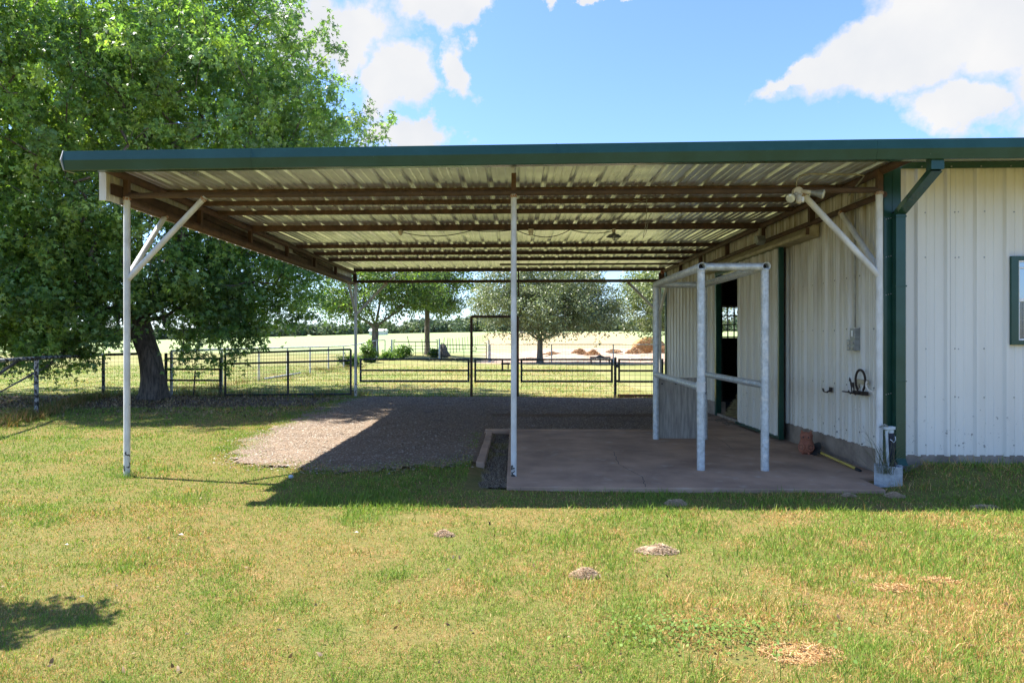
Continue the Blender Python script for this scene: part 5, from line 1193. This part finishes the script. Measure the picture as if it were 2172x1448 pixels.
def skeleton(root, trunk, limbs, C, name, material, rbase, twig=.010):
    # trunk and limbs as given, then every clump hangs from the nearest wood nearer the fork
    nodes = []; par = []; fixed = {}
    def add(p, pr): nodes.append(np.array(p, float)); par.append(pr); return len(nodes)-1
    prev = -1
    for p in trunk: prev = add(p, prev)
    fork = prev; fk = nodes[fork]
    for lb in limbs:
        pr = fork
        a = np.array(nodes[pr])
        for p in lb:
            p = np.array(p, float); k = max(1, int(np.linalg.norm(p-a)/.7))
            for i in range(1, k+1): pr = add(a+(p-a)*i/k+(rng.normal(0, .04, 3) if i < k else 0), pr)
            a = p
    order = np.argsort(np.linalg.norm(C-fk, axis=1))
    for i in order:
        p = C[i]; arr = np.array(nodes); dd = np.linalg.norm(arr-p, axis=1)+.35*np.linalg.norm(arr-fk, axis=1)
        dd[:len(trunk)-1] = 1e9; j = int(np.argmin(dd)); a = arr[j]; L_ = np.linalg.norm(p-a); k = max(1, int(L_/.5)); pr = j
        bow = np.array([0, 0, .10*L_])+rng.normal(0, .05*L_, 3)
        for q in range(1, k+1): t = q/k; pr = add(a+(p-a)*t+bow*4*t*(1-t)*.6, pr)
    cnt = np.ones(len(nodes))
    for i in range(len(nodes)-1, 0, -1):
        if par[i] >= 0: cnt[par[i]] += cnt[i]*.98
    rad = twig*cnt**.46; rad = rad*min(1, rbase/rad[fork]) if rad[fork] > rbase else rad
    mb = MB()
    for i in range(len(nodes)):
        if par[i] < 0 or i < len(trunk): continue
        r0, r1 = min(rad[par[i]], rad[i]*1.35), rad[i]; n_ = 8 if r1 > .05 else (5 if r1 > .02 else 3)
        mb.tube(nodes[par[i]], nodes[i], r0, r1, n=n_, caps=r1 > .03)
    return child(mb, name, material, root), rad
def gnarl(pts, rs, n=22, amp=.12, seed=3):
    mb = MB(); P_ = []; K = 26
    pts = [Vector(p) for p in pts]; vs = []
    for j in range(K+1):
        t = j/K*(len(pts)-1); i = min(int(t), len(pts)-2); f_ = t-i; c = pts[i].lerp(pts[i+1], f_); r = rs[i]*(1-f_)+rs[i+1]*f_
        for k in range(n):
            a_ = 6.2832*k/n; rr_ = r*(1+amp*mnoise.noise((math.cos(a_)*2.2, math.sin(a_)*2.2, c.z*1.1+seed))+amp*.5*math.sin(a_*7+c.z*2)+(.35*math.exp(-max(0, c.z)*7)*(.5+.5*math.sin(a_*5+1))))
            vs.append((c.x+rr_*math.cos(a_), c.y+rr_*math.sin(a_), c.z))
    mb.add(vs, [(j*n+k, j*n+(k+1) % n, (j+1)*n+(k+1) % n, (j+1)*n+k) for j in range(K) for k in range(n)], True); return mb

MAPLE = np.array([[.145,.255,.07],[.20,.32,.08],[.10,.195,.065],[.30,.39,.09],[.165,.26,.10]])
big = thing('maple_tree', (-9.1, 17.0, 0), 'huge spreading maple tree with drooping branches at the left', 'tree')
blob = [(-10.9, 15.3, 2.4, 1.9, 1.5, 1.75)]*3+[(-7.6, 17.1, 2.6, 1.6, .9, 1.9)]*4+[(-6.3, 17.6, 3.4, 1.9, 1.1, 1.6)]*2+[(-9.3, 15.9, 3.0, 1.3, .7, .9)]*2+[(-12.4, 17.2, 2.0, 2.2, 1.2, 1.5)]*2+[(-10.6, 13.7, 7.5, 2.6, 1.9, 2.2)]*2+[(-7.6, 14.7, 8.2, 1.8, 1.7, 1.8), (-10.4, 16.0, 3.6, 2.6, 1.4, 1.6), (-12.6, 14.4, 5.6, 3.4, 2.6, 3.4), (-12.6, 15.4, 2.6, 3.6, 2.4, 1.9), (-16.5, 16.5, 3.0, 3.6, 3.5, 2.4), (-9.0, 15.6, 8.6, 2.6, 2.3, 2.6), (-10.2, 18.4, 7.6, 6.0, 5.4, 5.0), (-10.2, 18.4, 7.6, 6.0, 5.4, 5.0), (-5.7, 18.4, 7.2, 2.5, 2.2, 1.3), (-7.3, 18.4, 3.5, 2.5, 2.6, 2.1), (-12.2, 16.2, 3.2, 3.0, 2.6, 2.5), (-15.6, 18, 6.5, 4.5, 5, 5.2), (-9.6, 15.6, 4.2, 3.0, 2.0, 2.0), (-7.2, 17.5, 9.6, 2.2, 2.5, 2.6)]
C = crown_points(blob, 3150, 5, shell=.42)
def ppx(P):   # where points fall in the photograph, to keep the trunk clear
    d = -P[:, 0]*math.sin(PHI)+P[:, 1]*math.cos(PHI); r = P[:, 0]*math.cos(PHI)+P[:, 1]*math.sin(PHI); return CX+F*r/d, CY-F*(P[:, 2]-CH)/d
keep = (C[:, 2] > .85)
kx, ky = ppx(C); keep &= ~((kx > 262) & (kx < 372) & (ky > 705) & (C[:, 1] < 17.6))
keep &= ~((C[:, 1] < 12.7+.10*np.maximum(0, C[:, 2]-3)) & (C[:, 0] > -9))
keep &= ~((C[:, 0] > -6.5) & (C[:, 2] < 1.9)) & ~((C[:, 0] > -4.9) & (C[:, 1] < 18.9) & (C[:, 2] < 4.6))
C = C[keep]
tp = [(-9.10, 17.0, -.1), (-9.12, 17.0, .5), (-9.22, 17.0, 1.1), (-9.45, 17.05, 1.65), (-9.55, 17.1, 2.0)]
mb = gnarl(tp, [.33, .29, .265, .28, .23]); child(mb, 'trunk', M['bark'], big)
limbs = [[(-8.6, 17.2, 3.0), (-7.9, 17.6, 4.6), (-6.6, 18.2, 6.4)], [(-9.7, 17.4, 3.4), (-9.9, 18, 5.8), (-9.6, 18.4, 9.4)], [(-10.6, 17.2, 2.9), (-11.8, 17.3, 5.0), (-12.8, 17.6, 8.2)], [(-11.0, 16.8, 2.4), (-13.0, 16.6, 3.6), (-15.5, 17.2, 5.6)], [(-8.3, 17.0, 2.6), (-7.0, 17.6, 3.2)], [(-10.0, 16.2, 3.4), (-10.4, 15.6, 5.0)]]
skeleton(big, tp, limbs, C, 'branches', M['bark'], .20, twig=.012)
Rr = rng.uniform(.28, .60, len(C))
rel(leaves('crown', C, Rr, 80, .108, MAPLE, M['leaf'], None, droop=.6, star=True), big)
bpy.context.view_layer.update()

# low bare limb reaching to the ground at the far left
lb = MB(); lb.path([(-11.6, 15.9, 1.6), (-11.2, 15.0, 1.0), (-11.3, 14.2, .55), (-11.9, 13.6, .25)], [.05, .04, .03, .015], n=6); lb.path([(-10.6, 16.4, 1.6), (-10.5, 15.0, .9), (-10.9, 14.0, .35)], [.045, .03, .012], n=6)
child(lb, 'low_limbs', M['bark2'], big)

OAK = np.array([[.19,.22,.12],[.25,.28,.165],[.14,.17,.09],[.31,.33,.22],[.18,.21,.11]])
FARM = np.array([[.10,.17,.055],[.14,.21,.07],[.075,.13,.045],[.19,.27,.075]])
def tree(name, label, base, tp, limbs, blob, nC, per, size, cols, bark, rb, seed, cl=(.45, .8), star=False, mtl='oakleaf', droop=.4):
    o = thing(name, base, label, 'tree'); C = crown_points(blob, nC, seed); bz_ = base[2]
    C = C[C[:, 2] > bz_+1.3]
    tpw = [(base[0]+a, base[1]+b, base[2]+c) for a, b, c in tp]; mb = gnarl(tpw, [rb*1.15]+[rb*(1-.12*i/len(tp)) for i in range(1, len(tp))], n=14, amp=.1, seed=seed); child(mb, 'trunk', bark, o)
    lw = [[(base[0]+a, base[1]+b, base[2]+c) for a, b, c in l_] for l_ in limbs]
    skeleton(o, tpw, lw, C, 'branches', bark, rb*.62, twig=.016)
    rel(leaves('crown', C, rng.uniform(*cl, len(C)), per, size, cols, M[mtl], None, droop=droop, star=star, seed=seed), o); return o
b1 = (X(1145, 46), 46, 0.)
tree('oak_tree', 'round grey green oak with a low forked trunk behind the rear fence', b1, [(0, 0, -.1), (0, 0, .8), (.02, 0, 1.5)], [[(-1.0, 0, 2.2), (-2.6, .2, 3.4)], [(-.15, .1, 2.6), (-.2, .2, 5)], [(.4, .2, 2.8), (1.5, .3, 4.6)], [(1.2, -.3, 2.0), (3.0, -.3, 3.1)], [(.9, .5, 1.95), (2.4, 1., 3.6)], [(-.7, -.6, 2.5), (-1.6, -1.5, 4)]],
     [(b1[0]-.2, 46, 4.9, 4.6, 4.2, 3.3), (b1[0]+2.0, 46, 4.4, 3.6, 3.8, 2.7), (b1[0]-2.6, 46, 4.2, 2.6, 3, 2.2), (b1[0]+3.5, 45.6, 3.4, 2.0, 2.4, 1.5)], 680, 105, .15, OAK, M['bark2'], .20, 21, cl=(.5, .85))
b2 = (X(1440, 47), 47, 0.)
tree('oak_tree', 'grey green oak half hidden behind the barn corner', b2, [(0, 0, -.1), (0, 0, 1), (.1, 0, 1.7)], [[(-1.4, 0, 2.6), (-3, 0, 4)], [(0, .3, 3.2), (.1, .3, 5)], [(1.5, 0, 3)], [(-.8, -.8, 2.8), (-1.6, -1.6, 3.8)]],
     [(b2[0], 47, 5, 4.2, 4, 3.3), (b2[0]-2.0, 47, 4.3, 2.6, 3, 2.5)], 420, 85, .16, OAK*np.array([1.1, 1.12, .9]), M['bark2'], .2, 22, cl=(.5, .85))
b3 = (X(795, 50), 50., float(gz(X(795, 50), 50)))
tree('shade_tree', 'leafy dark green tree with a forked grey trunk and weeds at its foot', b3, [(0, 0, -.1), (0, 0, .9), (.05, 0, 2.2)], [[(-1.4, 0, 3.0), (-3, 0, 4.2)], [(-.5, 0, 3.6), (-1.2, .3, 6.5)], [(.3, 0, 3.5), (.7, .2, 7)], [(1.2, 0, 3.0), (3, 0, 4.4)]],
     [(b3[0]+.2, 50, 6.6, 5.0, 4.5, 3.6), (b3[0]-2.6, 50, 4.6, 3.0, 3, 1.5), (b3[0]+2.9, 50, 5.0, 3.0, 3, 1.5)], 400, 62, .20, FARM, M['bark2'], .27, 23, star=False, mtl='leaf', cl=(.55, .95))
b4 = (X(906, 56), 56., float(gz(X(906, 56), 56)))
tree('shade_tree', 'taller tree with a straight bare trunk right of the forked one', b4, [(0, 0, -.1), (0, 0, 1.6), (0, 0, 3.9)], [[(-1.6, 0, 4.3)], [(1.3, 0, 4.9)], [(.3, 0, 6.5)]],
     [(b4[0]+.6, 56, 6.8, 3.6, 3.6, 3.0), (b4[0]+1.0, 56, 4.8, 2.6, 2.8, 1.2)], 260, 70, .21, FARM, M['bark2'], .22, 24, mtl='leaf', cl=(.55, .9))
# an unseen neighbour whose shadow falls on the lower left lawn
b5 = (-7.6, 4.3, 0.)
tree('young_tree', 'young tree just outside the left edge of the lawn', b5, [(0, 0, -.1), (.05, 0, .8), (.1, 0, 1.5)], [[(1.6, -.3, 2.3), (3.2, -.4, 2.6)], [(0, 0, 3)], [(1.6, -.5, 1.9), (3.2, -.8, 2.2)]],
     [(-4.28, 3.88, 2.6, .58, .10, .15)]*3+[(-4.25, 3.42, 2.4, .50, .22, .2)]*4+[(-4.2, 3.6, 2.5, .2, .1, .1), (-6.6, 4.0, 3.0, .7, .5, .5), (-7.6, 4.3, 3.3, 1, .9, .9)], 330, 85, .07, MAPLE, M['bark2'], .07, 25, cl=(.12, .2), mtl='leaf')
# bushes by the far gates
def bush(px, Y, rx, h, lab, n=60, s=.12, dark=.8):
    x = X(px, Y); z = float(gz(x, Y)); o = thing('bush', (x, Y, z), lab, 'bush'); n = int(n*.7); C = crown_points([(x, Y, z+h*.45, rx, rx*.8, h*.5)], n, int(px)); C[:, 2] = np.maximum(C[:, 2], z+.1)
    mb = MB()
    for p in C[:30]: mb.tube((x+rng.normal(0, .1), Y, z-.03), tuple(p), .012, .006, n=4)
    child(mb, 'stems', M['bark2'], o)
    rel(leaves('foliage', C, rng.uniform(.12, .25, len(C)), 45, s, np.array([[.13,.24,.03],[.18,.30,.05],[.10,.18,.03]])*dark, M['leaf'], None, droop=.2, star=False, seed=int(px)), o)
bush(852, 46.5, .75, .95, 'bright green bush behind the left far gate'); bush(830-8, 45, .6, .6, 'low bush left of the left gate post'); bush(783, 43, .5, 1.5, 'tall thin weed clump in front of the forked tree', n=70, dark=.7); bush(921, 50, .35, .7, 'small green bush beside the post between the gates')
bush(740, 39, .7, .8, 'grassy bush along the receding fence', dark=.7)

# far woods
nb = 300; th0 = np.sort(rng.uniform(-.98, .62, nb)); Yb_ = 405+rng.uniform(0, 30, nb); rb_ = rng.uniform(3.0, 5.6, nb)*(1+.25*sst(th0, -.16, -.05)*(1-sst(th0, .05, .2)))
per = 230; n = nb*per; kk = np.repeat(np.arange(nb), per); dv = rng.normal(0, 1, (n, 3)); dv /= np.linalg.norm(dv, axis=1)[:, None]; dv *= (rng.random(n)**.35)[:, None]
xt = th0[kk]*Yb_[kk]+dv[:, 0]*rb_[kk]*1.25; Yt = Yb_[kk]+dv[:, 1]*rb_[kk]; th = th0[kk]; hh = np.maximum(.2, rb_[kk]*(.72+.85*dv[:, 2]))
C = np.stack([xt, Yt, gz(th0[kk]*Yb_[kk], Yb_[kk])+hh], 1)
WO = np.array([[.11,.15,.09],[.14,.175,.11],[.09,.12,.085],[.16,.19,.11]])
rg = np.random.default_rng(3); tip = rg.normal(0, 1, (n, 3)); tip /= np.linalg.norm(tip, axis=1)[:, None]; up = rg.normal(0, 1, (n, 3)); side = np.cross(tip, up); side /= np.linalg.norm(side, axis=1)[:, None]
s = rg.uniform(.9, 1.9, n)[:, None]; V = np.stack([C-side*s*.5, C+tip*s*.7, C+side*s*.5, C-tip*s*.7], 1).reshape(-1, 3)
cl_ = WO[rg.integers(0, 4, nb)][kk]*rg.uniform(.75, 1.25, (n, 1))
tag(mesh_np('far_woods', V, quads=np.arange(n*4).reshape(-1, 4), material=M['farleaf'], col=np.repeat(cl_, 4, 0)), 'continuous line of woods on the horizon', 'woods', kind='stuff')
print('built', len(bpy.data.objects))
